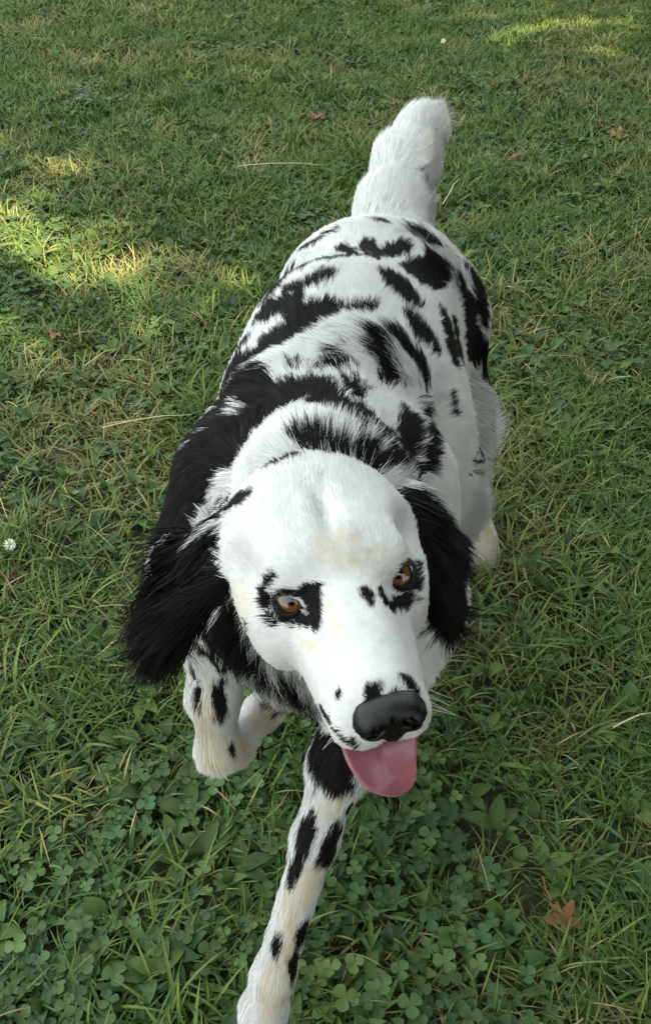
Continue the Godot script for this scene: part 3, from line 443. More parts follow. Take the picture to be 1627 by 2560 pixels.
	-104, 534, -703, 12.7, 0,   -102, 535, -709, 12.1, 0,   -100, 536, -714, 11.5, 0,   -99, 536, -722, 10.9, 0,
	-97, 535, -731, 10.4, 0,   -112, 465, -861, 9.7, 0,   -113, 464, -867, 10.7, 0,   -113, 463, -874, 11.6, 0,
	-108, 475, -861, 12.4, 0,   -108, 475, -868, 11.5, 0,   -108, 474, -874, 10.6, 0,   -109, 473, -883, 9.8, 0,
	-123, 503, -663, 16, 0,   -119, 509, -665, 18.2, 0,   -116, 516, -666, 20.4, 0,   -113, 520, -670, 18.2, 0,
	-110, 525, -674, 15.9, 0,   79, 534, -719, 13.6, 0,   78, 537, -705, 14.6, 0,   77, 537, -694, 15.7, 0,
	77, 537, -683, 16.8, 0,   77, 537, -674, 15.5, 0,   77, 536, -665, 14.1, 0,   76, 534, -657, 12.8, 0,
	102, 502, -776, 8.8, 0,   103, 502, -769, 9.3, 0,   102, 502, -762, 9.6, 0,   101, 506, -748, 9.9, 0,
	100, 513, -731, 10.2, 0,   99, 517, -719, 10.5, 0,   99, 518, -711, 10.4, 0,   99, 519, -703, 9.9, 0,
	99, 519, -697, 9.4, 0,   99, 518, -692, 9, 0,   99, 517, -687, 8.5, 0,   99, 516, -682, 8.1, 0,
	102, 514, -716, 9.6, 0,   101, 517, -704, 10.4, 0,   99, 518, -695, 11.1, 0,   98, 518, -687, 11.9, 0,
	97, 518, -680, 11, 0,   97, 516, -674, 10.1, 0,   96, 515, -668, 9.2, 0,   132, 480, -825, 7.5, 0,
	132, 478, -822, 8.5, 0,   133, 476, -820, 9.6, 0,   133, 473, -817, 8.5, 0,   134, 471, -815, 7.5, 0,
	57, 587, -558, 8.8, 0,   62, 580, -564, 10.1, 0,   72, 541, -612, 12.3, 0,   79, 521, -633, 11.4, 0,
	85, 513, -640, 10.1, 0,   55, 592, -566, 8.4, 0,   57, 590, -565, 10, 0,   59, 586, -566, 10.1, 0,
	61, 583, -566, 8.5, 0,   215, 256, -1052, 3.1, 0,   227, 225, -1092, 3.3, 0,   224, 229, -1084, 3.4, 0,
	222, 232, -1078, 3.5, 0,   221, 233, -1075, 3.6, 0,   219, 234, -1072, 3.7, 0,   218, 234, -1069, 3.8, 0,
	217, 234, -1068, 3.8, 0,   216, 234, -1066, 3.9, 0,   179, 365, -886, 3.4, 0,   175, 376, -871, 3.2, 0,
	172, 383, -859, 3.1, 0,   169, 390, -848, 3, 0,   166, 396, -839, 2.9, 0,   164, 400, -832, 2.8, 0,
	163, 402, -828, 2.7, 0,   162, 403, -825, 2.6, 0,   160, 404, -821, 2.5, 0,   159, 406, -817, 2.4, 0,
	217, 226, -1072, 3.2, 0,   177, 370, -876, 2.7, 0,   173, 379, -862, 2.7, 0,   240, 143, -1178, 3.8, 0,
	220, 210, -1085, 3.6, 0,   175, 372, -866, 3, 0,   172, 380, -854, 3, 0,   240, 138, -1176, 4.2, 0,
	238, 140, -1170, 4.3, 0,   174, 374, -857, 3.2, 0,   171, 382, -846, 3.2, 0,   168, 386, -838, 3.1, 0,
	167, 390, -832, 3, 0,   165, 392, -827, 2.9, 0,   163, 394, -823, 2.8, 0,   162, 395, -820, 2.7, 0,
	161, 396, -817, 2.7, 0,   160, 397, -814, 2.6, 0,   158, 399, -810, 2.5, 0,   157, 400, -807, 2.4, 0,
	171, 374, -837, 2.3, 0,   169, 379, -829, 2.4, 0,   241, 114, -1172, 3.5, 0,   171, 374, -835, 2.6, 0,
	169, 379, -829, 2.7, 0,   167, 382, -824, 2.8, 0,   165, 385, -819, 2.8, 0,   163, 387, -816, 2.7, 0,
	161, 389, -813, 2.6, 0,   160, 392, -809, 2.5, 0,   158, 394, -806, 2.4, 0,   157, 395, -804, 2.3, 0,
	155, 396, -801, 2.2, 0,   -40, 587, -434, 3.8, 0,   -38, 586, -432, 4, 0,   -37, 585, -430, 4.3, 0,
	-36, 584, -428, 4.5, 0,   -34, 583, -425, 4.3, 0,   -33, 581, -425, 4, 0,   -32, 580, -423, 3.8, 0,
	-30, 582, -423, 4.5, 0,   -27, 580, -424, 4.9, 0,   -23, 583, -420, 5.2, 0,   -20, 584, -419, 5.5, 0,
	-17, 586, -416, 5.1, 0,   -14, 588, -414, 4.8, 0,   -10, 589, -412, 4.4, 0,   -10, 602, -421, 6.2, 0,
	-9, 599, -418, 7, 0,   -9, 596, -415, 7.7, 0,   -8, 594, -411, 6.9, 0,   -7, 592, -407, 6.2, 0,
	-10, 605, -423, 5.3, 0,   -6, 605, -422, 5.3, 0,   -38, 592, -436, 3.5, 0,   -37, 596, -435, 3.7, 0,
	-35, 599, -433, 4, 0,   -34, 602, -433, 4, 0,   -32, 604, -432, 3.7, 0,   -31, 606, -432, 3.4, 0,
	-42, 586, -437, 3, 0,   -41, 586, -436, 3.4, 0,   -40, 587, -434, 3.4, 0,   -39, 586, -433, 3, 0,
	-30, 594, -427, 2.7, 0,   -28, 595, -426, 2.8, 0,   -27, 596, -426, 2.9, 0,   -25, 597, -425, 2.9, 0,
	-24, 598, -424, 3, 0,   -22, 599, -424, 3.1, 0,   -21, 600, -423, 3, 0,   -19, 600, -423, 2.9, 0,
	-18, 601, -423, 2.8, 0,   -17, 601, -423, 2.7, 0,   -15, 602, -422, 2.6, 0,   36, 604, -418, 4.1, 0,
	38, 601, -417, 4.7, 0,   40, 600, -415, 4.7, 0,   41, 598, -414, 4.1, 0,   43, 596, -418, 4.4, 0,
	46, 592, -424, 5.1, 0,   49, 590, -427, 5.2, 0,   52, 588, -430, 4.5, 0,   56, 588, -442, 3.3, 0,
	56, 588, -445, 3.6, 0,   57, 588, -447, 3.8, 0,   57, 589, -449, 4, 0,   58, 590, -451, 3.8, 0,
	59, 590, -454, 3.6, 0,   59, 591, -456, 3.4, 0,   45, 607, -439, 2.1, 0,   46, 607, -439, 2.1, 0,
	46, 607, -440, 2.2, 0,   47, 607, -441, 2.3, 0,   48, 606, -442, 2.3, 0,   49, 606, -443, 2.3, 0,
	50, 606, -444, 2.3, 0,   51, 605, -445, 2.2, 0,   52, 603, -448, 2.2, 0,   53, 598, -454, 2.1, 0,
	24, 609, -418, 2.9, 0,   24, 609, -416, 3.1, 0,   25, 609, -414, 3.3, 0,   26, 608, -413, 3.3, 0,
	27, 608, -411, 3.1, 0,   28, 608, -409, 2.9, 0,   -51, 562, -436, 2.9, 0,   -51, 560, -435, 3.2, 0,
	-51, 557, -436, 3.5, 0,   -52, 552, -438, 3.2, 0,   -65, 434, -546, 4.6, 0,   -61, 429, -542, 2.8, 0,
	-61, 428, -541, 2.8, 0,   6, 589, -356, 2.9, 0,   6, 589, -354, 3.5, 0,   6, 588, -353, 2.9, 0,
	26, 600, -348, 4.5, 0,   26, 599, -346, 5.5, 0,   27, 598, -345, 4.5, 0,   45, 601, -356, 4.4, 0,
	46, 599, -355, 5.1, 0,   48, 597, -354, 5.1, 0,   50, 595, -353, 4.4, 0,   38, 597, -346, 2.8, 0,
	39, 596, -346, 3.3, 0,   39, 596, -345, 2.8, 0,   -5, 564, -365, 2.6, 0,   -4, 565, -363, 2.7, 0,
	-3, 567, -360, 2.7, 0,   -2, 568, -357, 2.8, 0,   -1, 569, -355, 2.8, 0,   0, 570, -353, 2.9, 0,
	1, 572, -350, 3, 0,   1, 572, -348, 2.9, 0,   2, 574, -346, 2.9, 0,   3, 574, -344, 2.8, 0,
	4, 574, -342, 2.7, 0,   5, 574, -341, 2.7, 0,   6, 574, -340, 2.6, 0,   6, 573, -339, 2.5, 0,
	6, 573, -339, 1.8, 0,   7, 573, -339, 1.9, 0,   8, 573, -338, 1.9, 0,   8, 573, -338, 1.9, 0,
	9, 573, -337, 1.9, 0,   10, 574, -336, 2, 0,   10, 574, -336, 2, 0,   11, 573, -335, 2, 0,
	11, 573, -335, 2.1, 0,   12, 573, -335, 2, 0,   13, 572, -334, 2, 0,   13, 572, -334, 2, 0,
	14, 572, -334, 1.9, 0,   15, 570, -334, 1.9, 0,   15, 570, -334, 1.9, 0,   16, 570, -334, 1.9, 0,
	17, 569, -333, 1.8, 0,   -31, 409, -522, 0.9, 0,   -30, 408, -522, 1, 0,   -30, 408, -522, 1, 0,
	-30, 408, -522, 1, 0,   -29, 407, -522, 1, 0,   -29, 406, -522, 1, 0,   -29, 406, -522, 1, 0,
	-29, 405, -522, 1, 0,   -28, 405, -521, 1, 0,   -28, 405, -521, 1, 0,   -28, 404, -522, 1, 0,
	-27, 403, -522, 1, 0,   -27, 403, -522, 1, 0,   -27, 402, -522, 1, 0,   -26, 402, -522, 1.1, 0,
	-26, 401, -522, 1.1, 0,   -26, 400, -522, 1.1, 0,   -26, 400, -522, 1.1, 0,   -25, 399, -522, 1.1, 0,
	-25, 399, -522, 1.1, 0,   -25, 398, -522, 1.1, 0,   -24, 398, -522, 1.1, 0,   -24, 397, -522, 1.1, 0,
	-24, 397, -522, 1.1, 0,   -23, 396, -522, 1.1, 0,   -23, 396, -522, 1.1, 0,   -23, 395, -522, 1.2, 0,
	-22, 394, -522, 1.2, 0,   -22, 394, -522, 1.2, 0,   -22, 393, -522, 1.2, 0,   -21, 393, -522, 1.2, 0,
	-21, 392, -522, 1.2, 0,   -21, 392, -522, 1.2, 0,   -21, 391, -522, 1.2, 0,   -20, 390, -522, 1.2, 0,
	-20, 390, -522, 1.2, 0,   -20, 389, -522, 1.2, 0,   -19, 389, -522, 1.2, 0,   -19, 388, -522, 1.2, 0,
	-19, 387, -523, 1.2, 0,   -18, 387, -523, 1.2, 0,   -18, 386, -523, 1.2, 0,   -18, 386, -522, 1.2, 0,
	-17, 385, -522, 1.2, 0,   -17, 384, -523, 1.2, 0,   -17, 384, -523, 1.2, 0,   -17, 383, -523, 1.2, 0,
	-16, 383, -522, 1.1, 0,   -16, 382, -523, 1.1, 0,   -16, 381, -523, 1.1, 0,   -15, 381, -523, 1.1, 0,
	-15, 380, -523, 1.1, 0,   -15, 380, -523, 1.1, 0,   -14, 379, -523, 1.1, 0,   -14, 378, -523, 1.1, 0,
	-14, 378, -523, 1.1, 0,   -13, 378, -523, 1.1, 0,   -13, 376, -523, 1.1, 0,   -13, 376, -523, 1.1, 0,
	-12, 375, -523, 1.1, 0,   -12, 375, -523, 1.1, 0,   -12, 374, -523, 1, 0,   -11, 374, -523, 1, 0,
	-11, 373, -523, 1, 0,   -11, 373, -523, 1, 0,   -10, 372, -523, 1, 0,   -10, 371, -523, 1, 0,
	-10, 371, -523, 1, 0,   -10, 370, -524, 1, 0,   -7, 555, -374, 1.4, 0,   -6, 558, -372, 1.4, 0,
	17, 576, -334, 2.2, 0,   18, 575, -333, 2.5, 0,   18, 574, -333, 2.5, 0,   19, 573, -333, 2.2, 0,
	-81, 424, -561, 11.6, 0,   -78, 421, -557, 13.8, 0,   -75, 417, -554, 13.8, 0,   -72, 413, -550, 11.6, 0,
	-101, 401, -570, 13.9, 0,   -96, 399, -567, 15.2, 0,   -91, 396, -565, 16.5, 0,   -85, 394, -561, 17.8, 0,
	-80, 394, -557, 16.4, 0,   -74, 393, -553, 15.1, 0,   -69, 395, -546, 13.7, 0,   -88, 369, -569, 8.2, 0,
	-83, 372, -565, 8.7, 0,   -79, 376, -561, 9.2, 0,   -74, 382, -554, 9.6, 0,   -69, 388, -548, 10.1, 0,
	-65, 393, -542, 9.5, 0,   -61, 396, -539, 8.9, 0,   -57, 399, -535, 8.3, 0,   -53, 401, -533, 7.7, 0,
	-57, 393, -536, 7, 0,   -54, 394, -534, 7.5, 0,   -51, 395, -532, 7.9, 0,   -47, 396, -530, 8.4, 0,
	-44, 396, -529, 8.9, 0,   -41, 397, -527, 8.4, 0,   -38, 396, -526, 7.9, 0,   -34, 396, -524, 7.4, 0,
	-31, 395, -524, 6.9, 0,   -40, 382, -530, 5.1, 0,   -38, 381, -529, 5.3, 0,   -36, 381, -528, 5.5, 0,
	-34, 380, -527, 5.8, 0,   -32, 379, -527, 6, 0,   -29, 378, -526, 6.2, 0,   -27, 377, -526, 6.5, 0,
	-25, 376, -526, 6.3, 0,   -23, 376, -525, 6, 0,   -21, 374, -526, 5.8, 0,   -19, 373, -525, 5.5, 0,
	-16, 372, -525, 5.3, 0,   -14, 371, -524, 5.1, 0,   -84, 444, -571, 8.5, 0,   -83, 441, -569, 9.1, 0,
	-82, 438, -567, 9.7, 0,   -82, 435, -564, 10.3, 0,   -81, 431, -563, 10.9, 0,   -80, 427, -561, 10.3, 0,
	-79, 424, -559, 9.7, 0,   -79, 421, -557, 9.1, 0,   -78, 416, -556, 8.5, 0,   -74, 563, -468, 4.3, 0,
	-73, 562, -465, 4.7, 0,   -72, 560, -463, 5, 0,   -71, 556, -463, 5, 0,   -86, 442, -572, 8.6, 0,
	-85, 440, -570, 7.7, 0,   -139, 447, -612, 25.9, 0,   -137, 456, -619, 30.8, 0,   -135, 464, -626, 30.8, 0,
	-133, 471, -635, 26, 0,   -102, 555, -513, 9.9, 0,   -97, 559, -512, 11.7, 0,   -92, 565, -508, 11.6, 0,
	-87, 570, -507, 9.7, 0,   -127, 327, -596, 5.4, 0,   -126, 322, -596, 5.7, 0,   -126, 317, -596, 6, 0,
	-126, 313, -596, 6.2, 0,   -125, 310, -595, 6.5, 0,   -125, 307, -593, 6.8, 0,   -124, 304, -591, 6.8, 0,
	-124, 301, -590, 6.5, 0,   -123, 299, -588, 6.3, 0,   -123, 296, -586, 6, 0,   -122, 293, -585, 5.7, 0,
	-122, 290, -584, 5.4, 0,   -97, 318, -586, 7.4, 0,   -97, 311, -587, 8, 0,   -97, 305, -586, 8.7, 0,
	-97, 301, -584, 9.3, 0,   -96, 295, -583, 9.3, 0,   -96, 290, -582, 8.7, 0,   -96, 284, -581, 8.1, 0,
	-96, 279, -580, 7.6, 0,   -89, 233, -579, 5.6, 0,   -88, 231, -579, 7.2, 0,   -87, 229, -578, 5.7, 0,
	-114, 373, -581, 8.6, 0,   -113, 369, -581, 9.9, 0,   -111, 364, -582, 11.1, 0,   -110, 359, -583, 8.4, 0,
	-108, 354, -584, 7.4, 0,   -99, 375, -574, 8.6, 0,   -98, 368, -575, 9.6, 0,   -98, 360, -578, 9, 0,
	-98, 351, -581, 9.1, 0,   -97, 343, -583, 8.3, 0,   -96, 336, -584, 7.5, 0,   -13, 322, -515, 15.5, 0,
	-9, 323, -507, 18.3, 0,   -5, 321, -500, 18.2, 0,   -1, 319, -494, 15.3, 0,   3, 327, -500, 15.2, 0,
	6, 323, -495, 18.1, 0,   9, 318, -490, 18.1, 0,   12, 311, -487, 15.2, 0,   16, 310, -486, 7, 0,
	20, 307, -486, 9, 0,   23, 304, -485, 7.1, 0,   -11, 302, -491, 3.1, 0,   -12, 301, -491, 3.3, 0,
	-12, 299, -490, 3.6, 0,   -13, 297, -489, 3.8, 0,   -13, 296, -488, 3.8, 0,   -13, 294, -487, 3.6, 0,
	-14, 293, -486, 3.3, 0,   -14, 291, -484, 3.1, 0,   -19, 277, -471, 9.5, 0,   -20, 274, -467, 10.5, 0,
	-21, 270, -463, 11.6, 0,   -22, 265, -460, 11.6, 0,   -24, 261, -457, 10.6, 0,   -25, 256, -454, 9.5, 0,
	-26, 255, -454, 8.3, 0,   -27, 251, -452, 9.1, 0,   -29, 246, -451, 9.9, 0,   -30, 243, -448, 10.7, 0,
	-31, 239, -446, 9.9, 0,   -33, 235, -443, 9.1, 0,   -34, 232, -441, 8.4, 0,   13, 265, -464, 10.2, 0,
	11, 262, -460, 11.4, 0,   9, 259, -457, 12.5, 0,   7, 254, -455, 12.5, 0,   5, 250, -452, 11.4, 0,
	3, 246, -450, 10.3, 0,   29, 280, -487, 5.3, 0,   29, 275, -487, 5.9, 0,   26, 278, -482, 6.5, 0,
	25, 275, -481, 6.5, 0,   24, 271, -481, 5.9, 0,   24, 268, -480, 5.3, 0,   -11, 191, -419, 9.7, 0,
	-14, 188, -416, 12.4, 0,   -16, 186, -412, 9.6, 0,   -46, 191, -410, 8.4, 0,   -45, 188, -406, 10.8, 0,
	-45, 184, -403, 8.4, 0,   -21, 172, -402, 9.2, 0,   -22, 168, -399, 10.9, 0,   -22, 165, -396, 10.9, 0,
	-23, 161, -393, 9.2, 0,   134, 529, -1273, 7.1, 0,   135, 526, -1271, 7.5, 0,   136, 524, -1268, 8, 0,
	137, 522, -1266, 8.4, 0,   138, 520, -1264, 8.8, 0,   138, 517, -1262, 8.8, 0,   139, 515, -1260, 8.4, 0,
	140, 513, -1258, 8, 0,   141, 511, -1256, 7.5, 0,   142, 508, -1255, 7.1, 0,   123, 542, -1278, 3.7, 0,
	124, 541, -1279, 4.1, 0,   126, 540, -1280, 4.5, 0,   128, 540, -1281, 4.5, 0,   130, 539, -1282, 4.1, 0,
	132, 538, -1282, 3.7, 0,   104, 569, -1339, 1.1, 0,   105, 569, -1339, 1.1, 0,   105, 569, -1339, 1.1, 0,
	106, 569, -1340, 1.1, 0,   106, 569, -1340, 1.2, 0,   107, 569, -1340, 1.2, 0,   107, 570, -1340, 1.2, 0,
	108, 570, -1341, 1.2, 0,   108, 570, -1341, 1.2, 0,   109, 570, -1341, 1.2, 0,   109, 570, -1342, 1.2, 0,
	110, 570, -1342, 1.3, 0,   110, 570, -1342, 1.3, 0,   111, 571, -1343, 1.3, 0,   111, 571, -1343, 1.3, 0,
	112, 571, -1343, 1.3, 0,   113, 571, -1344, 1.3, 0,   113, 571, -1344, 1.3, 0,   114, 571, -1344, 1.4, 0,
	114, 571, -1345, 1.4, 0,   115, 571, -1345, 1.4, 0,   115, 572, -1345, 1.4, 0,   116, 572, -1346, 1.4, 0,
	116, 572, -1346, 1.4, 0,   117, 572, -1347, 1.4, 0,   117, 572, -1347, 1.4, 0,   118, 572, -1347, 1.3, 0,
	118, 572, -1348, 1.3, 0,   119, 572, -1348, 1.3, 0,   119, 572, -1348, 1.3, 0,   120, 573, -1349, 1.3, 0,
	120, 573, -1348, 1.3, 0,   121, 573, -1349, 1.3, 0,   121, 573, -1349, 1.2, 0,   122, 573, -1349, 1.2, 0,
	122, 573, -1350, 1.2, 0,   123, 574, -1350, 1.2, 0,   123, 574, -1351, 1.2, 0,   124, 574, -1351, 1.2, 0,
	124, 574, -1351, 1.2, 0,   125, 574, -1352, 1.1, 0,   125, 574, -1352, 1.1, 0,   126, 574, -1352, 1.1, 0,
	126, 574, -1353, 1.1, 0,   143, 496, -1237, 3.1, 0,   144, 494, -1237, 3.4, 0,   144, 492, -1238, 3.6, 0,
	145, 491, -1238, 3.9, 0,   146, 489, -1239, 3.7, 0,   147, 487, -1239, 3.4, 0,   148, 485, -1241, 3.1, 0,
	-144, 462, -642, 2.3, 1,   -143, 461, -639, 2.5, 1,   -142, 461, -636, 2.6, 1,   -142, 460, -633, 2.8, 1,
	-141, 458, -631, 2.8, 1,   -141, 458, -628, 2.6, 1,   -140, 457, -625, 2.4, 1,   -140, 455, -623, 2.3, 1,
	-91, 567, -519, 5.7, 1,   -84, 573, -514, 6.4, 1,   -78, 577, -512, 7.2, 1,   -71, 583, -509, 6.4, 1,
	-64, 595, -497, 5.4, 1,   -81, 575, -515, 4.9, 1,   -76, 578, -507, 5.6, 1,   -71, 581, -498, 6.2, 1,
	-65, 589, -485, 5.4, 1,   -60, 594, -475, 4.6, 1,   -62, 591, -478, 4, 1,   -62, 589, -475, 4.4, 1,
	-62, 586, -472, 4.7, 1,   -61, 583, -470, 5.1, 1,   -61, 579, -467, 4.7, 1,   -61, 577, -464, 4.4, 1,
	-60, 574, -461, 4, 1,   58, 584, -544, 4.8, 1,   63, 580, -546, 5.3, 1,   71, 565, -563, 6.1, 1,
	85, 507, -632, 6.8, 1,   92, 500, -638, 6.3, 1,   98, 493, -644, 5.7, 1,   47, 595, -545, 5.4, 1,
	53, 590, -549, 6.3, 1,   59, 583, -554, 7.1, 1,   66, 569, -569, 6.5, 1,   80, 517, -632, 6.4, 1,
	85, 503, -631, 2.5, 1,   88, 500, -633, 2.8, 1,   91, 496, -635, 3, 1,   94, 493, -637, 3.3, 1,
	97, 489, -639, 3.1, 1,   100, 486, -641, 2.8, 1,   103, 482, -643, 2.6, 1,   -111, 370, -580, 8.6, 2,
	-106, 366, -579, 9.6, 2,   -101, 361, -578, 10.6, 2,   -96, 356, -578, 10.6, 2,   -91, 349, -580, 9.7, 2,
	-86, 341, -582, 8.8, 2,   -73, 397, -551, 7.2, 2,   -67, 398, -544, 7.5, 2,   -62, 397, -540, 7.9, 2,
	-56, 396, -536, 8.3, 2,   -51, 394, -532, 8.6, 2,   -45, 392, -530, 9, 2,   -40, 388, -528, 8.7, 2,
	-35, 383, -527, 8.3, 2,   -29, 377, -527, 7.9, 2,   -24, 370, -528, 7.6, 2,   -19, 364, -528, 7.2, 2,
	-69, 190, -682, 7.9, 2,   -62, 189, -678, 8.4, 2,   -55, 185, -678, 8.9, 2,   -49, 179, -678, 9.4, 2,
	-42, 168, -683, 10, 2,   -37, 128, -712, 10.4, 2,   -30, 97, -732, 10.2, 2,   -14, 344, -533, 7.1, 2,
	-11, 344, -529, 6.7, 2,   -6, 347, -524, 6.2, 2,   -98, 388, -570, 8.4, 2,   -91, 390, -565, 9.1, 2,
	-84, 392, -561, 9.8, 2,   -77, 396, -554, 10.5, 2,   -70, 400, -548, 9.7, 2,   -63, 405, -540, 8.8, 2,
	-57, 408, -535, 8, 2,   -87, 330, -584, 8.9, 2,   -80, 326, -586, 9.6, 2,   -73, 319, -590, 10.4, 2,
	-60, 368, -547, 10.4, 2,   -53, 379, -536, 10.2, 2,   -45, 384, -531, 9.4, 2,   -38, 386, -528, 8.7, 2,
	-31, 387, -525, 8, 2,   -41, 370, -534, 6.2, 2,   -37, 366, -534, 6.8, 2,   -32, 362, -534, 7.4, 2,
	-28, 357, -535, 8, 2,   -24, 352, -535, 7.4, 2,   -19, 348, -535, 6.9, 2,   -15, 348, -532, 6.3, 2,
	-35, 560, -765, 3.3, 2,   -32, 560, -764, 3.5, 2,   -29, 561, -762, 3.7, 2,   -25, 561, -761, 3.9, 2,
	-22, 562, -759, 4.1, 2,   -19, 562, -758, 4.1, 2,   -16, 562, -757, 3.9, 2,   -13, 562, -757, 3.7, 2,
	-10, 563, -756, 3.5, 2,   -7, 562, -756, 3.3, 2,   26, 558, -760, 4.4, 2,   29, 557, -755, 4.8, 2,
	31, 555, -752, 5.2, 2,   34, 554, -747, 5.6, 2,   36, 554, -743, 5.1, 2,   39, 553, -738, 4.7, 2,
	41, 552, -734, 4.3, 2,   -120, 282, -582, 12.7, 3,   -121, 272, -581, 14.6, 3,   -122, 261, -582, 16.5, 3,
	-123, 251, -583, 14.8, 3,   -124, 242, -582, 13, 3,   -107, 220, -568, 15.7, 3,   -112, 226, -571, 20.1, 3,
	-117, 230, -574, 15.7, 3,   -19, 228, -433, 13.9, 3,   -24, 224, -430, 16.5, 3,   -28, 219, -427, 16.5, 3,
	-32, 214, -424, 13.9, 3,   -41, 165, -384, 17.5, 3,   -44, 158, -379, 20.8, 3,   -46, 149, -376, 20.8, 3,
	-48, 143, -370, 17.5, 3,   -109, 308, -586, 10, 3,   -109, 301, -584, 11, 3,   -110, 295, -582, 12, 3,
	-110, 289, -580, 12.9, 3,   -111, 282, -579, 12, 3,   -112, 273, -578, 11.1, 3,   -113, 263, -579, 10.3, 3,
	-116, 247, -579, 16.9, 3,   -111, 239, -576, 20.1, 3,   -106, 233, -572, 20.1, 3,   -101, 225, -569, 17, 3,
	-86, 225, -578, 14.5, 3,   -78, 217, -586, 17.4, 3,   -72, 200, -601, 17.8, 3,   -66, 190, -654, 15.7, 3,
	-59, 185, -661, 18.8, 3,   -52, 180, -668, 19, 3,   -44, 172, -678, 16.1, 3,   -8, 241, -443, 12.7, 3,
	-12, 235, -439, 14.2, 3,   -15, 230, -435, 15.6, 3,   -19, 225, -431, 15.6, 3,   -22, 220, -427, 14.2, 3,
	-26, 215, -423, 12.8, 3,   -32, 214, -424, 9.3, 3,   -33, 211, -421, 10.3, 3,   -33, 207, -418, 11.4, 3,
	-34, 203, -415, 11.4, 3,   -34, 199, -412, 10.4, 3,   -35, 195, -409, 9.3, 3,   -27, 201, -414, 7, 3,
	-28, 198, -412, 7.5, 3,   -29, 195, -410, 8.1, 3,   -29, 192, -408, 8.7, 3,   -30, 189, -406, 8.7, 3,
	-31, 186, -403, 8.1, 3,   -31, 183, -401, 7.6, 3,   -32, 180, -399, 7, 3,   -32, 180, -399, 18.7, 3,
	-34, 173, -393, 21.3, 3,   -37, 167, -386, 23.9, 3,   -39, 159, -380, 21.3, 3,   -42, 148, -376, 18.7, 3,
	15, 296, -481, 9.2, 3,   12, 294, -478, 10.2, 3,   9, 291, -476, 11.3, 3,   6, 288, -474, 11.3, 3,
	3, 285, -472, 10.2, 3,   -1, 282, -469, 9.2, 3,   2, 622, -444, 12.9, 3,   7, 620, -441, 16.5, 3,
	12, 620, -437, 12.8, 3,   2, 604, -412, 5.7, 3,   3, 604, -408, 6.4, 3,   4, 604, -404, 7, 3,
	5, 603, -400, 6.9, 3,   6, 603, -397, 6.3, 3,   7, 603, -392, 5.6, 3,   -17, 576, -405, 5.9, 3,
	-13, 579, -402, 6.9, 3,   -10, 582, -398, 6.9, 3,   -7, 585, -395, 5.7, 3,   -63, 569, -461, 8.9, 3,
	-59, 570, -455, 10, 3,   -56, 572, -449, 11.2, 3,   -54, 572, -444, 9.9, 3,   -51, 573, -439, 8.6, 3,
	26, 615, -435, 8.2, 3,   30, 614, -435, 10.5, 3,   34, 612, -435, 8.2, 3,   236, 60, -1111, 23.1, 3,
	239, 53, -1100, 27.4, 3,   242, 47, -1086, 27.3, 3,   245, 40, -1075, 22.9, 3,   232, 69, -1119, 17.4, 3,
	236, 62, -1114, 22.3, 3,   240, 57, -1109, 17.4, 3,   245, 42, -1078, 17.2, 3,   243, 40, -1072, 22, 3,
	241, 36, -1068, 17.1, 3,   139, 555, -1318, 15.5, 3,   144, 549, -1315, 19.8, 3,   150, 542, -1315, 15.5, 3,
	135, 502, -1222, 6.3, 3,   137, 499, -1223, 7, 3,   139, 495, -1224, 7.7, 3,   142, 492, -1226, 7.7, 3,
	144, 488, -1229, 7, 3,   147, 482, -1235, 6.4, 3,   -120, 470, -705, 42, 0,   -140, 430, -680, 40, 0,
	-140, 395, -655, 36, 0,   -100, 500, -720, 30, 0,   -135, 350, -640, 22, 0,   -79, 324, -757, 19.4, 0,
	34, 213, -1130, 11.4, 0,   77, 328, -1206, 11.5, 0,   -105, 350, -909, 14.5, 0,   149, 318, -882, 15.9, 0,
	-123, 466, -765, 12.6, 0,   -51, 467, -1018, 9.4, 0,   107, 295, -922, 18.9, 0,   -121, 266, -627, 14.7, 0,
	126, 452, -1232, 19.9, 0,   -64, 374, -1114, 12.5, 0,   -98, 344, -725, 15.8, 0,   -135, 382, -684, 15.7, 0,
	21, 398, -1230, 18.9, 0,   -63, 402, -1172, 14.7, 0,   157, 326, -888, 16.4, 0,   66, 276, -808, 13.8, 0,
	-110, 277, -636, 12, 0,   -96, 319, -672, 18.8, 0,   175, 345, -965, 17.7, 0,   2, 260, -942, 18.9, 0,
	-13, 344, -1190, 9.6, 0,   123, 310, -783, 17.2, 0,   124, 299, -804, 12.4, 0,   -54, 249, -1096, 10.3, 0,
	160, 182, -1091, 9.9, 0,   -74, 414, -992, 11.5, 0,   43, 294, -1024, 18.8, 0,   -64, 419, -1148, 15.1, 0,
	206, 425, -1162, 11.8, 0,   -95, 379, -928, 16.2, 0,   29, 341, -1221, 14.3, 0,   196, 66, -1174, 18.8, 0,
	24, 271, -942, 12.2, 0,   75, 262, -853, 19.5, 0,   132, 227, -1070, 11.8, 0,   148, 451, -1241, 12.3, 0,
	88, 282, -797, 19.1, 0,   101, 348, -617, 9.1, 0,   238, 60, -1187, 18.4, 0,   12, 186, -1203, 10.1, 0,
	-43, 65, -1219, 11.3, 0,   152, 444, -1208, 10.6, 0,   -114, 395, -723, 12.5, 0,   -84, 293, -850, 12.3, 0,
	-33, 185, -1162, 16.3, 0,   142, 313, -944, 16.4, 0,   173, 206, -1154, 9.4, 0,   14, 266, -778, 9.9, 0,
	-14, 325, -1018, 18.1, 0,   -59, 451, -1013, 10.6, 0,   -97, 326, -873, 17.7, 0,   -55, 116, -748, 12.2, 0,
	-148, 384, -687, 19.3, 0,   -123, 314, -681, 13.2, 0,   -47, 343, -1010, 12.7, 0,   207, 396, -1142, 18.9, 0,
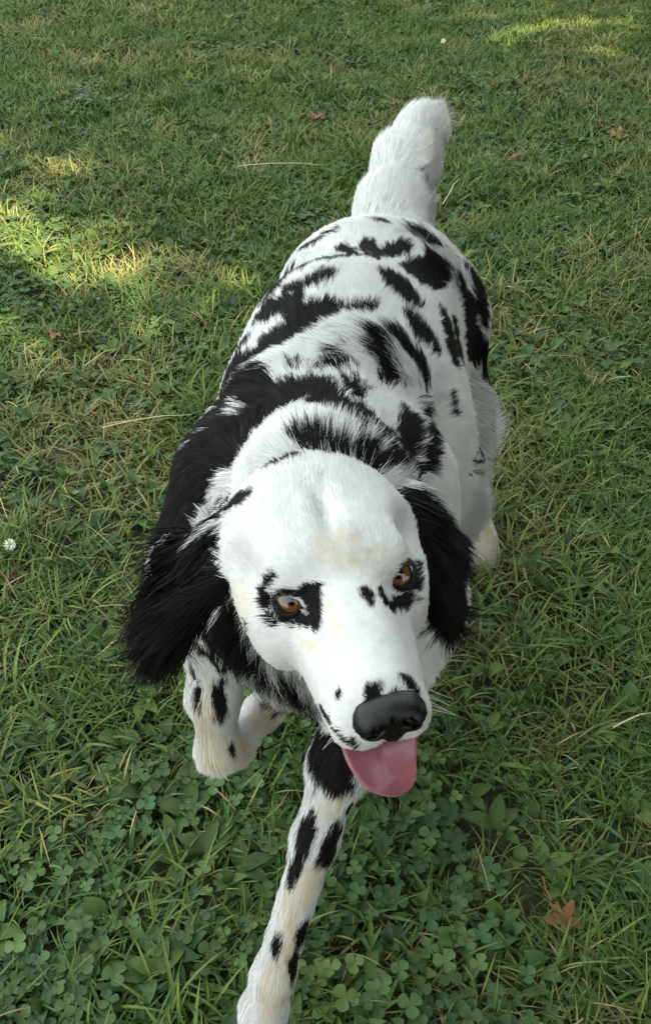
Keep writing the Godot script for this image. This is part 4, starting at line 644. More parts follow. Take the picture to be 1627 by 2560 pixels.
	154, 191, -1155, 14.8, 0,   -28, 110, -768, 9.9, 0,   91, 307, -1044, 17, 0,   -114, 369, -852, 9.5, 0,
	-56, 312, -954, 14.9, 0,   140, 291, -875, 9, 0,   158, 307, -967, 16.6, 0,   179, 391, -1200, 10.8, 0,
	41, 255, -795, 18.6, 0,   -127, 483, -724, 13, 0,   -5, 317, -564, 12.8, 0,   195, 376, -1173, 13.5, 0,
	-102, 358, -807, 9.9, 0,
]
const CLAWS := [[-0.098, 0.0107, -0.2886, 0, -0.3714, 0.9285], [-0.0629, 0.089, -0.7559, 0, -0.9578, -0.2873], [-0.085, 0.0107, -0.2786, 0, -0.3714, 0.9285], [-0.0512, 0.089, -0.7619, 0, -0.9578, -0.2873], [-0.069, 0.0107, -0.2786, 0, -0.3714, 0.9285], [-0.0368, 0.089, -0.7619, 0, -0.9578, -0.2873], [-0.056, 0.0107, -0.2886, 0, -0.3714, 0.9285], [-0.0251, 0.089, -0.7559, 0, -0.9578, -0.2873], [0.209, 0.0107, -1.0786, 0, -0.3714, 0.9285], [-0.031, 0.0107, -1.1416, 0, -0.3714, 0.9285], [0.222, 0.0107, -1.0686, 0, -0.3714, 0.9285], [-0.018, 0.0107, -1.1316, 0, -0.3714, 0.9285], [0.238, 0.0107, -1.0686, 0, -0.3714, 0.9285], [-0.002, 0.0107, -1.1316, 0, -0.3714, 0.9285], [0.251, 0.0107, -1.0786, 0, -0.3714, 0.9285], [0.011, 0.0107, -1.1416, 0, -0.3714, 0.9285]]
# fallen leaves: x, z, height, length, turns (3), lobes, colour, label
const LEAVES := [
	[0.2369, -0.5363, 0.036, 0.048, 0.6, 0.3, 0.2, 5, Color(0.46, 0.32, 0.20), "orange-brown lobed leaf lying in dark grass at the lower right"],
	[-0.0639, -3.0256, 0.03, 0.085, 1.9, 0.1, 0.0, 5, Color(0.44, 0.29, 0.22), "reddish tan leaf in the grass left of the tail"],
	[-0.5382, -3.3344, 0.03, 0.085, 0.4, 0.2, 0.1, 5, Color(0.30, 0.20, 0.14), "dark brown leaf in the grass at the upper left"],
	[-0.4944, -3.8324, 0.03, 0.07, 1.2, 0.1, 0.1, 3, Color(0.42, 0.32, 0.24), "small pale brown leaf near the top, left of the tail"],
	[0.4826, -2.6786, 0.03, 0.055, 1.4, 0.1, 0.1, 3, Color(0.36, 0.18, 0.10), "rust red leaf in the grass right of the tail"],
	[0.819, -2.9145, 0.03, 0.08, 0.9, 0.2, 0.1, 5, Color(0.62, 0.47, 0.33), "pale tan curled leaf in the upper right grass"],
	[0.2041, -3.1434, 0.03, 0.06, 2.6, 0.1, 0.1, 3, Color(0.50, 0.33, 0.24), "brown leaf half hidden behind the white tail tip"],
	[-0.5555, -1.741, 0.035, 0.035, 0.9, 0.3, 0.1, 3, Color(0.56, 0.42, 0.32), "small pinkish tan leaf at the left beside the sunlit grass"],
	[-0.4691, -1.0568, 0.03, 0.04, 0.5, 0.2, 0.1, 5, Color(0.28, 0.16, 0.12), "dark reddish leaf at the left edge under the clover flower"],
	[-0.3695, -1.5674, 0.03, 0.02, 2.2, 0.3, 0.1, 3, Color(0.62, 0.50, 0.38), "tiny beige leaf fragment left of the dog's back"],
	[0.9993, -3.1638, 0.03, 0.05, 2.2, 0.2, 0.1, 3, Color(0.62, 0.45, 0.36), "pale leaf at the upper right edge"]
]
const FLOWERS := [
	[-0.4654, -1.0766, 0.05, "white clover flower at the left edge of the lawn"],
	[0.4185, -3.7743, 0.045, "small white clover flower near the top, right of the tail"]
]
const STRAWS := [
	[0.353, 0.04, -0.7559, 0.4017, 0.05, -0.7708, 0.0012, "pale dry stalk lying at the right edge of the lawn"],
	[-0.4481, 0.05, -1.5799, -0.3966, 0.055, -1.6329, 0.0012, "curved pale stalk beside the dog's back on the left"],
	[-0.3837, 0.045, -1.3877, -0.2331, 0.05, -1.419, 0.0012, "long straw pointing at the dog's left-hand shoulder"],
	[-0.2304, 0.05, -2.5787, -0.0056, 0.05, -2.5847, 0.0012, "thin straw lying level left of the tail"],
	[0.2863, 0.05, -2.3277, 0.3414, 0.06, -2.465, 0.0015, "bent pale stalk beside the base of the tail"]
]
# where the sun comes through the crown: x, z, width of the gap
const GAPS := [[-0.7203, -1.9827, 0.48], [0.8648, -4.0561, 0.40], [-0.9177, -2.7981, 0.24]]

# ------------------------------------------------------------------ the dog
func hl(r: float, u: float, f: float) -> Vector3: return HEAD_AT + HEAD_R * (r * 0.001) + HEAD_U * (u * 0.001) + HEAD_F * (f * 0.001)
func hv(r: float, u: float, f: float) -> Vector3: return HEAD_R * r + HEAD_U * u + HEAD_F * f

var marks := []
var mark_cells := {}

func read_marks():
	for i in range(0, MARKS.size(), 5):
		var c := Vector3(MARKS[i], MARKS[i + 1], MARKS[i + 2]) * 0.001; var r: float = MARKS[i + 3] * 0.001
		var k: int = marks.size(); marks.append([c, r, int(MARKS[i + 4])])
		var a := ((c - Vector3.ONE * (r + 0.006)) / 0.03).floor(); var b := ((c + Vector3.ONE * (r + 0.006)) / 0.03).floor()
		for x in range(int(a.x), int(b.x) + 1):
			for y in range(int(a.y), int(b.y) + 1):
				for z in range(int(a.z), int(b.z) + 1):
					var key := Vector3i(x, y, z)
					if not mark_cells.has(key): mark_cells[key] = []
					mark_cells[key].append(k)

# colour of the hair that grows at p: white, black spots, roan mixed with painted shade under the jaw, and cream stains; jitter frays the edges of spots hair by hair
func coat_colour(p: Vector3, dark: float, jitter: float, big: float) -> Color:
	var q := p + Vector3(fine.get_noise_3d(p.x * 70, p.y * 70, p.z * 70), fine.get_noise_3d(p.x * 70 + 50, p.y * 70, p.z * 70), fine.get_noise_3d(p.x * 70, p.y * 70 + 50, p.z * 70)) * 0.006 * big
	var black := 0.5 - dark; var white := 1.0; var roan_shade := 1.0; var cream := 0.0
	black *= 0.02
	var key := Vector3i((q / 0.03).floor())
	if mark_cells.has(key):
		for k in mark_cells[key]:
			var m: Array = marks[k]
			var d: float = q.distance_to(m[0]) - m[1]
			match m[2]:
				0: black = minf(black, d)
				1: white = minf(white, d)
				2: roan_shade = minf(roan_shade, d)
				3: cream = maxf(cream, clampf(-d / 0.004, 0.0, 1.0))
	var tone := 0.91 + 0.09 * fine.get_noise_3d(p.x * 25, p.y * 25, p.z * 25) + 0.06 * fine.get_noise_3d(p.x * 160, p.y * 160, p.z * 160) + rng.randf_range(-0.07, 0.05)
	var c := Color(0.76, 0.76, 0.745) * tone
	if cream > 0.0:
		var grain := clampf(0.55 + 0.9 * fine.get_noise_3d(p.x * 120, p.y * 40, p.z * 120), 0.0, 1.0)
		c = c.lerp(Color(0.63, 0.50, 0.28), cream * grain * (0.85 if p.y < 0.42 else 0.45))
	if (black + jitter < 0.0 and white + jitter > 0.0) or (roan_shade + jitter * 2.0 < 0.0 and rng.randf() < 0.75):
		c = Color(0.010, 0.009, 0.009) * (0.5 + 0.5 * rng.randf() + 1.9 * pow(rng.randf(), 4.0))  # a few lighter strands paint a sheen into the black hair
	c.a = 1.0
	return c

# a tuft: hairs along +z that rise to +y, one unit long, about two units wide
func tuft(hairs: int, wide: float, wave: float, gather: float, segs: int) -> ArrayMesh:
	var v := PackedVector3Array(); var n := PackedVector3Array(); var ix := PackedInt32Array()
	for h in hairs:
		var x0 := rng.randf_range(-1.0, 1.0); var z0 := rng.randf_range(-0.3, 0.3); var long := rng.randf_range(0.65, 1.05)
		var rise := rng.randf_range(0.55, 1.25); var ph := rng.randf() * TAU; var bend := rng.randf_range(-0.5, 0.5); var roll := rng.randf_range(-0.7, 0.7)
		for s in segs + 1:
			var t := float(s) / segs
			var p := Vector3(x0 * (1.0 - gather * t) + wave * sin(ph + t * 5.0) * t + bend * t * t, rise * t * (1.0 - 0.5 * t) + wave * 0.3 * cos(ph + t * 6.0) * t, z0 + t * long)
			var w := wide * (1.0 - 0.85 * t * t)
			var side := Vector3(cos(roll), sin(roll), 0.0) * w
			var b := v.size()
			v.append(p - side); v.append(p + side)
			n.append(Vector3(-0.3, 1.0, 0.05).normalized()); n.append(Vector3(0.3, 1.0, 0.05).normalized())
			if s > 0: ix.append_array([b - 2, b - 1, b, b - 1, b + 1, b])
	return arrays(v, n, PackedColorArray(), ix)

func make_dog():
	read_marks()
	var dog := Node3D.new(); dog.name = "dog"; add_child(dog); dog.position = DOG
	tag(dog, "long-haired white dog with black spots walking towards the camera over the lawn", "dog")
	var body := []; var head := []
	for row in BODY: body.append(solid(row))
	for row in HEAD: head.append(solid(row))
	var v := PackedVector3Array(); var n := PackedVector3Array(); var ix := PackedInt32Array()
	net(body, 0.0085, v, n, ix)
	var split := v.size()
	net(head, 0.0036, v, n, ix)
	# what grows at each vertex
	var flow := PackedVector3Array(); var hair := PackedVector3Array(); var col := PackedColorArray()   # hair: length, lift, dark
	flow.resize(v.size()); hair.resize(v.size()); col.resize(v.size())
	for i in v.size():
		var p := v[i]; var w := 0.0; var fl := Vector3.ZERO; var ha := Vector3.ZERO
		var list := body if i < split else head
		var near := 1.0 / (0.009 if i < split else 0.004)
		for s in list:
			if s[0] == 2: continue
			var lo: Vector3 = s[6]; var hi: Vector3 = s[7]
			if p.x < lo.x or p.y < lo.y or p.z < lo.z or p.x > hi.x or p.y > hi.y or p.z > hi.z: continue
			var e := exp(-maxf(distance_to(p, s), -0.01) * near)
			w += e; fl += s[2] * e; ha += Vector3(s[3], s[4], s[5]) * e
		if w > 0.0: fl /= w; ha /= w
		flow[i] = fl; hair[i] = ha
		col[i] = coat_colour(p + n[i] * minf(0.007, ha.x * 0.3), ha.z, 0.0, 0.5 if i < split else 0.25)
	var skin := paint(0.8)
	var lv := PackedVector3Array(); lv.resize(v.size())
	for i in v.size(): lv[i] = v[i] - DOG
	part("body", arrays(lv, n, col, ix), skin, dog)
	make_coat(dog, v, n, ix, flow, hair, split)
	make_face(dog)

func make_coat(dog: Node3D, v: PackedVector3Array, n: PackedVector3Array, ix: PackedInt32Array, flow: PackedVector3Array, hair: PackedVector3Array, split: int):
	var kinds := [tuft(14, 0.08, 0.10, 0.3, 3), tuft(14, 0.08, 0.16, 0.4, 3), tuft(13, 0.045, 0.25, 0.35, 5), tuft(13, 0.045, 0.4, 0.4, 6), tuft(12, 0.055, 0.2, 0.35, 4)]
	var where := [[], [], [], [], []]; var tint := [PackedColorArray(), PackedColorArray(), PackedColorArray(), PackedColorArray(), PackedColorArray()]
	var left := 0.0
	for t in range(0, ix.size(), 3):
		var i := ix[t]; var j := ix[t + 1]; var k := ix[t + 2]
		var length := (hair[i].x + hair[j].x + hair[k].x) / 3.0
		if length < 0.001: continue
		var a := v[i]; var b := v[j]; var c := v[k]
		var area := (b - a).cross(c - a).length() * 0.5
		var many := 620.0 / (length * 0.09 + 0.0012) * clampf(0.012 / length, 0.95, 1.6)
		left += area * many
		while left > 1.0:
			left -= 1.0
			var r1 := sqrt(rng.randf()); var r2 := rng.randf()
			var wa := 1.0 - r1; var wb := r1 * (1.0 - r2); var wc := r1 * r2
			var p := a * wa + b * wb + c * wc
			var nn := (n[i] * wa + n[j] * wb + n[k] * wc).normalized()
			var hh := hair[i] * wa + hair[j] * wb + hair[k] * wc
			var f := flow[i] * wa + flow[j] * wb + flow[k] * wc
			var s := 1.5 if hh.x > 0.018 else 0.6
			f += Vector3(noise.get_noise_3d(p.x * 16, p.y * 16, p.z * 16), noise.get_noise_3d(p.x * 16 + 40, p.y * 16, p.z * 16), noise.get_noise_3d(p.x * 16, p.y * 16 + 40, p.z * 16)) * 0.55 * s
			f += Vector3(rng.randf_range(-1, 1), rng.randf_range(-1, 1), rng.randf_range(-1, 1)) * 0.09
			f -= nn * f.dot(nn)
			if f.length() < 0.05: f = Vector3.DOWN - nn * Vector3.DOWN.dot(nn) + Vector3(0.01, 0, 0.01)
			f = f.normalized()
			var long := hh.x * rng.randf_range(0.7, 1.2)
			var colour := coat_colour(p + f * long * (0.6 if i < split else 0.35) + nn * minf(0.007, hh.x * 0.3), hh.z, rng.randf_range(-0.0014, 0.0014) * (1.0 if i < split else 0.6), 0.75 if i < split else 0.28)
			var kind := rng.randi_range(0, 1)
			if hh.x > 0.032: kind = rng.randi_range(2, 3)
			elif hh.x > 0.018: kind = [4, 4, 2, 1][rng.randi_range(0, 3)]
			var wide := 0.0019 + long * 0.085
			var up := nn
			var rise := long * hh.y * rng.randf_range(0.7, 1.3)
			where[kind].append(Transform3D(Basis(up.cross(f) * wide, up * rise, f * long), p - nn * 0.0002 - DOG))
			tint[kind].append(colour)
	var mat := paint(0.7); mat.metallic_specular = 0.2
	mat.backlight_enabled = true; mat.backlight = Color(0.6, 0.6, 0.58)
	var total := 0
	for k in kinds.size():
		var o := scatter("coat" if k < 2 else "feathering", kinds[k], mat, where[k], tint[k], dog)
		o.set_meta("kind", "stuff"); total += where[k].size()
	print("tufts ", total)

func ball(c: Vector3, axis: Vector3, r: float, reach: float, rings: int, sides: int, bulge := 0.0) -> ArrayMesh:   # a cap of a sphere round an axis
	var s := axis.cross(Vector3.UP).normalized(); var u := s.cross(axis)
	var v := PackedVector3Array(); var n := PackedVector3Array(); var ix := PackedInt32Array()
	for i in rings + 1:
		var th := reach * i / rings
		for k in sides:
			var d := axis * cos(th) + (s * cos(TAU * k / sides) + u * sin(TAU * k / sides)) * sin(th)
			v.append(c + d * (r + bulge * (1.0 - float(i) / rings))); n.append(d)
	for i in rings:
		for k in sides:
			var a := i * sides + k; var b := i * sides + (k + 1) % sides
			ix.append_array([a, b, a + sides, b, b + sides, a + sides])
	return arrays(v, n, PackedColorArray(), ix)

func make_face(dog: Node3D):
	var wet := paint(0.06, false, Color(0.05, 0.04, 0.035)); wet.clearcoat_enabled = true; wet.clearcoat = 1.0; wet.clearcoat_roughness = 0.03
	var amber := wet.duplicate(); amber.vertex_color_use_as_albedo = true; amber.albedo_color = Color.WHITE
	var black := wet.duplicate(); black.albedo_color = Color(0.01, 0.01, 0.01)
	var lid_skin := paint(0.45, false, Color(0.10, 0.095, 0.10))
	for s in [-1, 1]:
		var at := hl(s * EYE.x, EYE.y, EYE.z)
		var look := (Vector3(0.0, 1.06, 0.0) - at).normalized()
		var r := 0.0116
		var e := part("eye", ball(at - DOG, look, r, PI, 20, 24), wet, dog)
		if s < 0: e.set_meta("label", "wide open amber eye on the dog's right")
		# iris with darker rim and streaks
		var side := look.cross(Vector3.UP).normalized(); var up := side.cross(look)
		var v := PackedVector3Array(); var n := PackedVector3Array(); var c := PackedColorArray(); var ix := PackedInt32Array()
		for i in 9:
			var th := deg_to_rad(lerpf(2.0, 41.0, i / 8.0))
			for k in 48:
				var d := look * cos(th) + (side * cos(TAU * k / 48) + up * sin(TAU * k / 48)) * sin(th)
				v.append(at - DOG + d * (r + 0.0003)); n.append(d)
				var q := 0.75 + 0.5 * rng.randf()
				var cc := Color(0.095, 0.040, 0.012) * q
				if i < 3: cc = Color(0.09, 0.035, 0.012) * q
				if i == 8: cc = Color(0.02, 0.012, 0.008)
				elif i == 7: cc = Color(0.10, 0.045, 0.015)
				cc.a = 1.0; c.append(cc)
		for i in 8:
			for k in 48:
				var a := i * 48 + k; var b := i * 48 + (k + 1) % 48
				ix.append_array([a, b, a + 48, b, b + 48, a + 48])
		part("iris", arrays(v, n, c, ix), amber, e)
		part("pupil", ball(at - DOG, look, r + 0.0005, deg_to_rad(17.0), 4, 24), black, e)
		# lids: a shell with an almond opening
		var axis: Vector3 = hv(s * LID.x, LID.y, LID.z).normalized()
		var across: Vector3 = (HEAD_R * s + hv(0, 0.05, 0)).normalized(); across = (across - axis * across.dot(axis)).normalized()
		var over: Vector3 = axis.cross(across).normalized()
		if over.dot(HEAD_U) < 0.0: over = -over
		v = PackedVector3Array(); n = PackedVector3Array(); ix = PackedInt32Array()
		var radii := [0.0117, 0.0123, 0.0129, 0.0129, 0.0118]
		var step := [0.0, 0.06, 0.22, 0.50, 0.90]
		for i in 5:
			for k in 48:
				var al := TAU * k / 48
				var ca := cos(al); var sa := sin(al)
				var open := deg_to_rad(1.0) * pow(pow(absf(ca) / 56.0, 1.7) + pow(absf(sa) / (30.0 if sa > 0.0 else 30.0), 1.7), -1.0 / 1.7)
				var th: float = open + step[i]
				var d: Vector3 = axis * cos(th) + (across * ca + over * sa) * sin(th)
				v.append(at - DOG + d * radii[i]); n.append((d + (across * ca + over * sa) * (-0.8 if i < 1 else 0.0)).normalized())
		for i in 4:
			for k in 48:
				var a := i * 48 + k; var b := i * 48 + (k + 1) % 48
				ix.append_array([a, b, a + 48, b, b + 48, a + 48])
		part("eyelid", arrays(v, n, PackedColorArray(), ix), lid_skin, dog)
	# nose leather
	var nose := []
	for row in NOSE: nose.append(solid(row))
	var nv := PackedVector3Array(); var nn := PackedVector3Array(); var ni := PackedInt32Array()
	net(nose, 0.0013, nv, nn, ni)
	for i in nv.size():
		var p := nv[i]
		nv[i] = p - DOG + nn[i] * (0.0006 * fine.get_noise_3d(p.x * 520, p.y * 520, p.z * 520) + 0.0003 * fine.get_noise_3d(p.x * 250, p.y * 250, p.z * 250))
	var leather := paint(0.36, false, Color(0.022, 0.021, 0.024))
	var pores := NoiseTexture2D.new(); pores.width = 256; pores.height = 256; pores.seamless = true; pores.as_normal_map = true; pores.bump_strength = 3.0
	var cells := FastNoiseLite.new(); cells.noise_type = FastNoiseLite.TYPE_CELLULAR; cells.frequency = 0.08; pores.noise = cells
	leather.metallic_specular = 0.4; leather.normal_enabled = true; leather.normal_texture = pores; leather.normal_scale = 1.0; leather.uv1_triplanar = true; leather.uv1_scale = Vector3.ONE * 60.0
	part("nose", arrays(nv, nn, PackedColorArray(), ni), leather, dog)
	make_tongue(dog)
	# lower canine that shows at the corner of the mouth
	var tooth := paint(0.25, false, Color(0.86, 0.82, 0.68))
	for q in [[16.0, 1.0], [-15.0, 1.0]]:
		part("tooth", tube([hl(q[0], -56, 76) - DOG, hl(q[0] * 1.04, -50, 78) - DOG, hl(q[0] * 1.06, -44, 78.5) - DOG, hl(q[0] * 1.06, -41, 78) - DOG], [0.003, 0.0026, 0.0015, 0.0003], 10), tooth, dog)
	# whiskers
	var thread := paint(0.4, false, Color(0.75, 0.74, 0.72))
	for s in [-1, 1]:
		for k in 7:
			var a := hl(s * (15 + k % 3), -30 - (k / 3) * 5, 82 - (k % 3) * 8)
			var d := hv(s * (0.7 + 0.1 * k), -0.35 - 0.1 * (k % 3), 0.35).normalized()
			var l := rng.randf_range(0.018, 0.032)
			part("whisker", tube([a - DOG, a + d * l * 0.5 - DOG, a + d * l + Vector3(0, -0.003, 0) - DOG], [0.00025, 0.0002, 0.00006], 4), thread, dog)
	var horn := paint(0.4, false, Color(0.16, 0.14, 0.12))
	for c in CLAWS:
		var a := Vector3(c[0], c[1], c[2]); var d := Vector3(c[3], c[4], c[5])
		part("claw", tube([a - DOG, a + d * 0.006 - DOG, a + d * 0.011 + Vector3(0, -0.002, 0) - DOG, a + d * 0.014 + Vector3(0, -0.0045, 0) - DOG], [0.003, 0.0028, 0.0017, 0.0003], 8), horn, dog)

func make_tongue(dog: Node3D):
	# centre line over the lower jaw and down, with half widths (mm)
	var line := TONGUE
	var curve := Curve3D.new()
	for q in line: curve.add_point(hl(q[0], q[1], q[2]))
	var v := PackedVector3Array(); var n := PackedVector3Array(); var c := PackedColorArray(); var ix := PackedInt32Array()
	var rows := 30; var cols := 16
	for face in 2:
		for i in rows + 1:
			var t := float(i) / rows
			var fi := t * (line.size() - 1); var k := mini(int(fi), line.size() - 2); var u := fi - k
			var pa := hl(line[k][0], line[k][1], line[k][2]); var pb := hl(line[k + 1][0], line[k + 1][1], line[k + 1][2])
			var pz := hl(line[maxi(k - 1, 0)][0], line[maxi(k - 1, 0)][1], line[maxi(k - 1, 0)][2]); var py := hl(line[mini(k + 2, line.size() - 1)][0], line[mini(k + 2, line.size() - 1)][1], line[mini(k + 2, line.size() - 1)][2])
			var p := pa.cubic_interpolate(pb, pz, py, u)
			var d := pa.cubic_interpolate(pb, pz, py, minf(u + 0.02, 1.0)) - pa.cubic_interpolate(pb, pz, py, maxf(u - 0.02, 0.0))
			d = d.normalized()
			var half: float = lerpf(line[k][3], line[k + 1][3], u) * 0.001
			if t > 0.80: half *= sqrt(maxf(1.0 - pow((t - 0.80) / 0.20, 2.0), 0.0004))
			var side := (HEAD_R - d * HEAD_R.dot(d)).normalized(); var up := d.cross(side).normalized()
			if up.dot(HEAD_U + HEAD_F) < 0.0: up = -up
			for j in cols + 1:
				var x := 2.0 * j / cols - 1.0
				var edge := sqrt(maxf(1.0 - x * x, 0.0))
				var sag := x * x * 0.006 - exp(-x * x * 45.0) * 0.0028 * (1.0 - t * t)
				var thick := 0.0016 * edge
				var q := p + side * (x * half) + up * (sag + (thick if face == 0 else -thick))
				q += up * 0.0009 * fine.get_noise_3d(q.x * 420, q.y * 420, q.z * 420)
				v.append(q - DOG); n.append(((up * (1.0 if face == 0 else -1.0)) * (edge + 0.25) - side * x * 0.55 + side * signf(x) * (0.35 * exp(-x * x * 40.0) * minf(absf(x) * 12.0, 1.0) * (-1.0) + 0.9 * pow(absf(x), 12.0))).normalized())
				var tone := 0.9 + 0.12 * fine.get_noise_3d(q.x * 160, q.y * 160, q.z * 160) + 0.06 * rng.randf()
				var cc := Color(0.225, 0.075, 0.10) * tone; cc.a = 1.0
				c.append(cc)
		var base := face * (rows + 1) * (cols + 1)
		for i in rows:
			for j in cols:
				var a := base + i * (cols + 1) + j
				ix.append_array([a, a + 1, a + cols + 1, a + 1, a + cols + 2, a + cols + 1])
	var mat := paint(0.45); mat.clearcoat_enabled = true; mat.clearcoat = 0.3; mat.clearcoat_roughness = 0.2; mat.subsurf_scatter_enabled = true; mat.subsurf_scatter_strength = 0.15
	part("tongue", arrays(v, n, c, ix), mat, dog)

# ------------------------------------------------------------------ the lawn
func make_ground():
	var m := PlaneMesh.new(); m.size = Vector2(160, 160)
	var o := MeshInstance3D.new(); o.name = "ground"; o.mesh = m; add_child(o); o.position = Vector3(0, -0.004, -20)
	o.set_meta("kind", "structure"); o.set_meta("label", "dark soil and thatch under the lawn")
	var mat := StandardMaterial3D.new(); mat.roughness = 1.0
	var nt := NoiseTexture2D.new(); nt.width = 1024; nt.height = 1024; nt.seamless = true
	var fn := FastNoiseLite.new(); fn.frequency = 0.02; fn.fractal_octaves = 5; nt.noise = fn
	var g := Gradient.new(); g.set_color(0, lin(0.022, 0.018, 0.010)); g.set_color(1, lin(0.080, 0.066, 0.032)); g.add_point(0.5, lin(0.035, 0.038, 0.016))
	nt.color_ramp = g
	mat.albedo_texture = nt; mat.uv1_world_triplanar = true; mat.uv1_triplanar = true; mat.uv1_scale = Vector3.ONE * 1.7
	o.material_override = mat

# one bent blade appended to the lists: foot, heading, length, half width, how far it leans and droops
func blade(v: PackedVector3Array, n: PackedVector3Array, c: PackedColorArray, ix: PackedInt32Array, foot: Vector3, dir: float, long: float, half: float, lean: float, droop: float, segs: int, tone: Color, fold := 0.25):
	var f := Vector3(sin(dir), 0, cos(dir)); var s := Vector3(f.z, 0, -f.x)
	var p := foot; var pitch := 1.45 - lean; var b0 := v.size()
	for i in segs + 1:
		var t := float(i) / segs
		var w := half * (0.55 + 0.9 * t if t < 0.35 else 0.865 * (1.0 - pow((t - 0.35) / 0.65, 2.2)) + 0.02)
		var d := f * cos(pitch) + Vector3.UP * sin(pitch); var up := d.cross(s)
		if up.y < 0.0: up = -up
		v.append(p - s * w + up * w * fold); v.append(p); v.append(p + s * w + up * w * fold)
		n.append((up + s * 0.35).normalized()); n.append(up); n.append((up - s * 0.35).normalized())
		var q := tone; q.a = 1.0
		c.append(q); c.append(Color(q.r * 1.12, q.g * 1.1, q.b * 1.1)); c.append(q)
		p += d * long / segs; pitch -= droop / segs
		if i > 0:
			var b := b0 + i * 3
			ix.append_array([b - 3, b - 2, b, b - 2, b + 1, b, b - 2, b - 1, b + 1, b - 1, b + 2, b + 1])

func grass_tuft(blades: int, spread: float, lmin: float, lmax: float, hmin: float, hmax: float, segs: int) -> ArrayMesh:
	var v := PackedVector3Array(); var n := PackedVector3Array(); var c := PackedColorArray(); var ix := PackedInt32Array()
	for i in blades:
		var a := rng.randf() * TAU; var r := spread * sqrt(rng.randf())
		var tone := Color(1, 1, 1) * rng.randf_range(0.72, 1.2)
		var warm := rng.randf_range(-0.10, 0.14)
		tone = Color(tone.r * (1.0 + warm), tone.g, tone.b * (1.0 - warm), 1)
		if rng.randf() < 0.07: tone = Color(2.6, 1.5, 1.9, 1) * rng.randf_range(0.8, 1.1)
		blade(v, n, c, ix, Vector3(cos(a) * r, -0.004, sin(a) * r), rng.randf() * TAU, rng.randf_range(lmin, lmax), rng.randf_range(hmin, hmax), rng.randf_range(0.1, 0.75), rng.randf_range(0.2, 1.9), segs, tone)
	return arrays(v, n, c, ix)

func crab_tuft(blades: int, lmin: float, lmax: float, hmin: float, hmax: float) -> ArrayMesh:
	var v := PackedVector3Array(); var n := PackedVector3Array(); var c := PackedColorArray(); var ix := PackedInt32Array()
	for i in blades:
		var tone := Color(1, 1, 1) * rng.randf_range(0.85, 1.15)
		blade(v, n, c, ix, Vector3(rng.randf_range(-0.012, 0.012), 0.004, rng.randf_range(-0.012, 0.012)), rng.randf() * TAU, rng.randf_range(lmin, lmax), rng.randf_range(hmin, hmax), rng.randf_range(0.35, 1.0), rng.randf_range(0.5, 1.5), 6, tone, 0.3)
	return arrays(v, n, c, ix)

# a leaf blade lying along +z from the origin, cupped; used for clover, weeds and fallen leaves
func leaf_mesh(v: PackedVector3Array, n: PackedVector3Array, c: PackedColorArray, ix: PackedInt32Array, at: Transform3D, long: float, half: float, kind: int, tone: Color, cup: float, arch: float):
	var rows := 7; var b0 := v.size()
	for i in rows + 1:
		var t := float(i) / rows; var w := 0.0
		match kind:
			0: w = half * pow(sin(PI * clampf(pow(t, 1.45) * 0.93 + 0.03, 0.0, 1.0)), 0.62) # obovate clover leaflet
			1: w = half * pow(sin(PI * clampf(pow(t, 0.8) * 0.98 + 0.01, 0.0, 1.0)), 0.8)  # ovate weed leaf
			_: w = half * pow(sin(PI * clampf(t * 0.98 + 0.01, 0.0, 1.0)), 0.9)
		var y := arch * sin(PI * t * 0.9)
		for k in 5:
			var x := (k - 2) / 2.0
			var ripple := 0.0
			if kind == 1: ripple = 0.05 * half * sin(t * 19.0 + x * 3.0)
			v.append(at * Vector3(x * w, y + cup * w * x * x + ripple - absf(x) * 0.0, t * long))
			n.append(at.basis * Vector3(-x * cup * 1.2, 1.0, -arch / long * cos(PI * t * 0.9) * 2.0).normalized())
			var q := tone
			if kind == 0 and absf(t - 0.45 - 0.12 * absf(x)) < 0.10: q = Color(tone.r * 1.22, tone.g * 1.16, tone.b * 1.25)
			if k == 2: q = Color(q.r * 1.15, q.g * 1.12, q.b * 1.1)
			q.a = 1.0; c.append(q)
	for i in rows:
		for k in 4:
			var a := b0 + i * 5 + k
			ix.append_array([a, a + 1, a + 5, a + 1, a + 6, a + 5])

func clover(leaves: int) -> ArrayMesh:
	var v := PackedVector3Array(); var n := PackedVector3Array(); var c := PackedColorArray(); var ix := PackedInt32Array()
	for l in leaves:
		var foot := Vector3(rng.randf_range(-0.025, 0.025), 0, rng.randf_range(-0.025, 0.025))
		var lean := Vector3(rng.randf_range(-0.02, 0.02), rng.randf_range(0.016, 0.042), rng.randf_range(-0.02, 0.02))
		var top := foot + lean
		var tone := Color(1, 1, 1) * rng.randf_range(0.75, 1.2)
		blade(v, n, c, ix, foot, atan2(lean.x, lean.z), lean.length(), 0.0008, 1.45 - atan2(lean.y, Vector2(lean.x, lean.z).length()), 0.0, 2, tone)
		var turn := rng.randf() * TAU; var big := rng.randf_range(0.75, 1.2)
		var tip := Basis(Vector3(rng.randf_range(-1, 1), 0, rng.randf_range(-1, 1)).normalized(), rng.randf_range(0.0, 0.5))
		for k in 3:
			var at := Transform3D(tip * Basis(Vector3.UP, turn + TAU / 3.0 * k) * Basis(Vector3.RIGHT, rng.randf_range(-0.35, 0.2)), top)
			leaf_mesh(v, n, c, ix, at, 0.0125 * big, 0.0066 * big, 0, tone, 0.25, 0.0008)
	return arrays(v, n, c, ix)

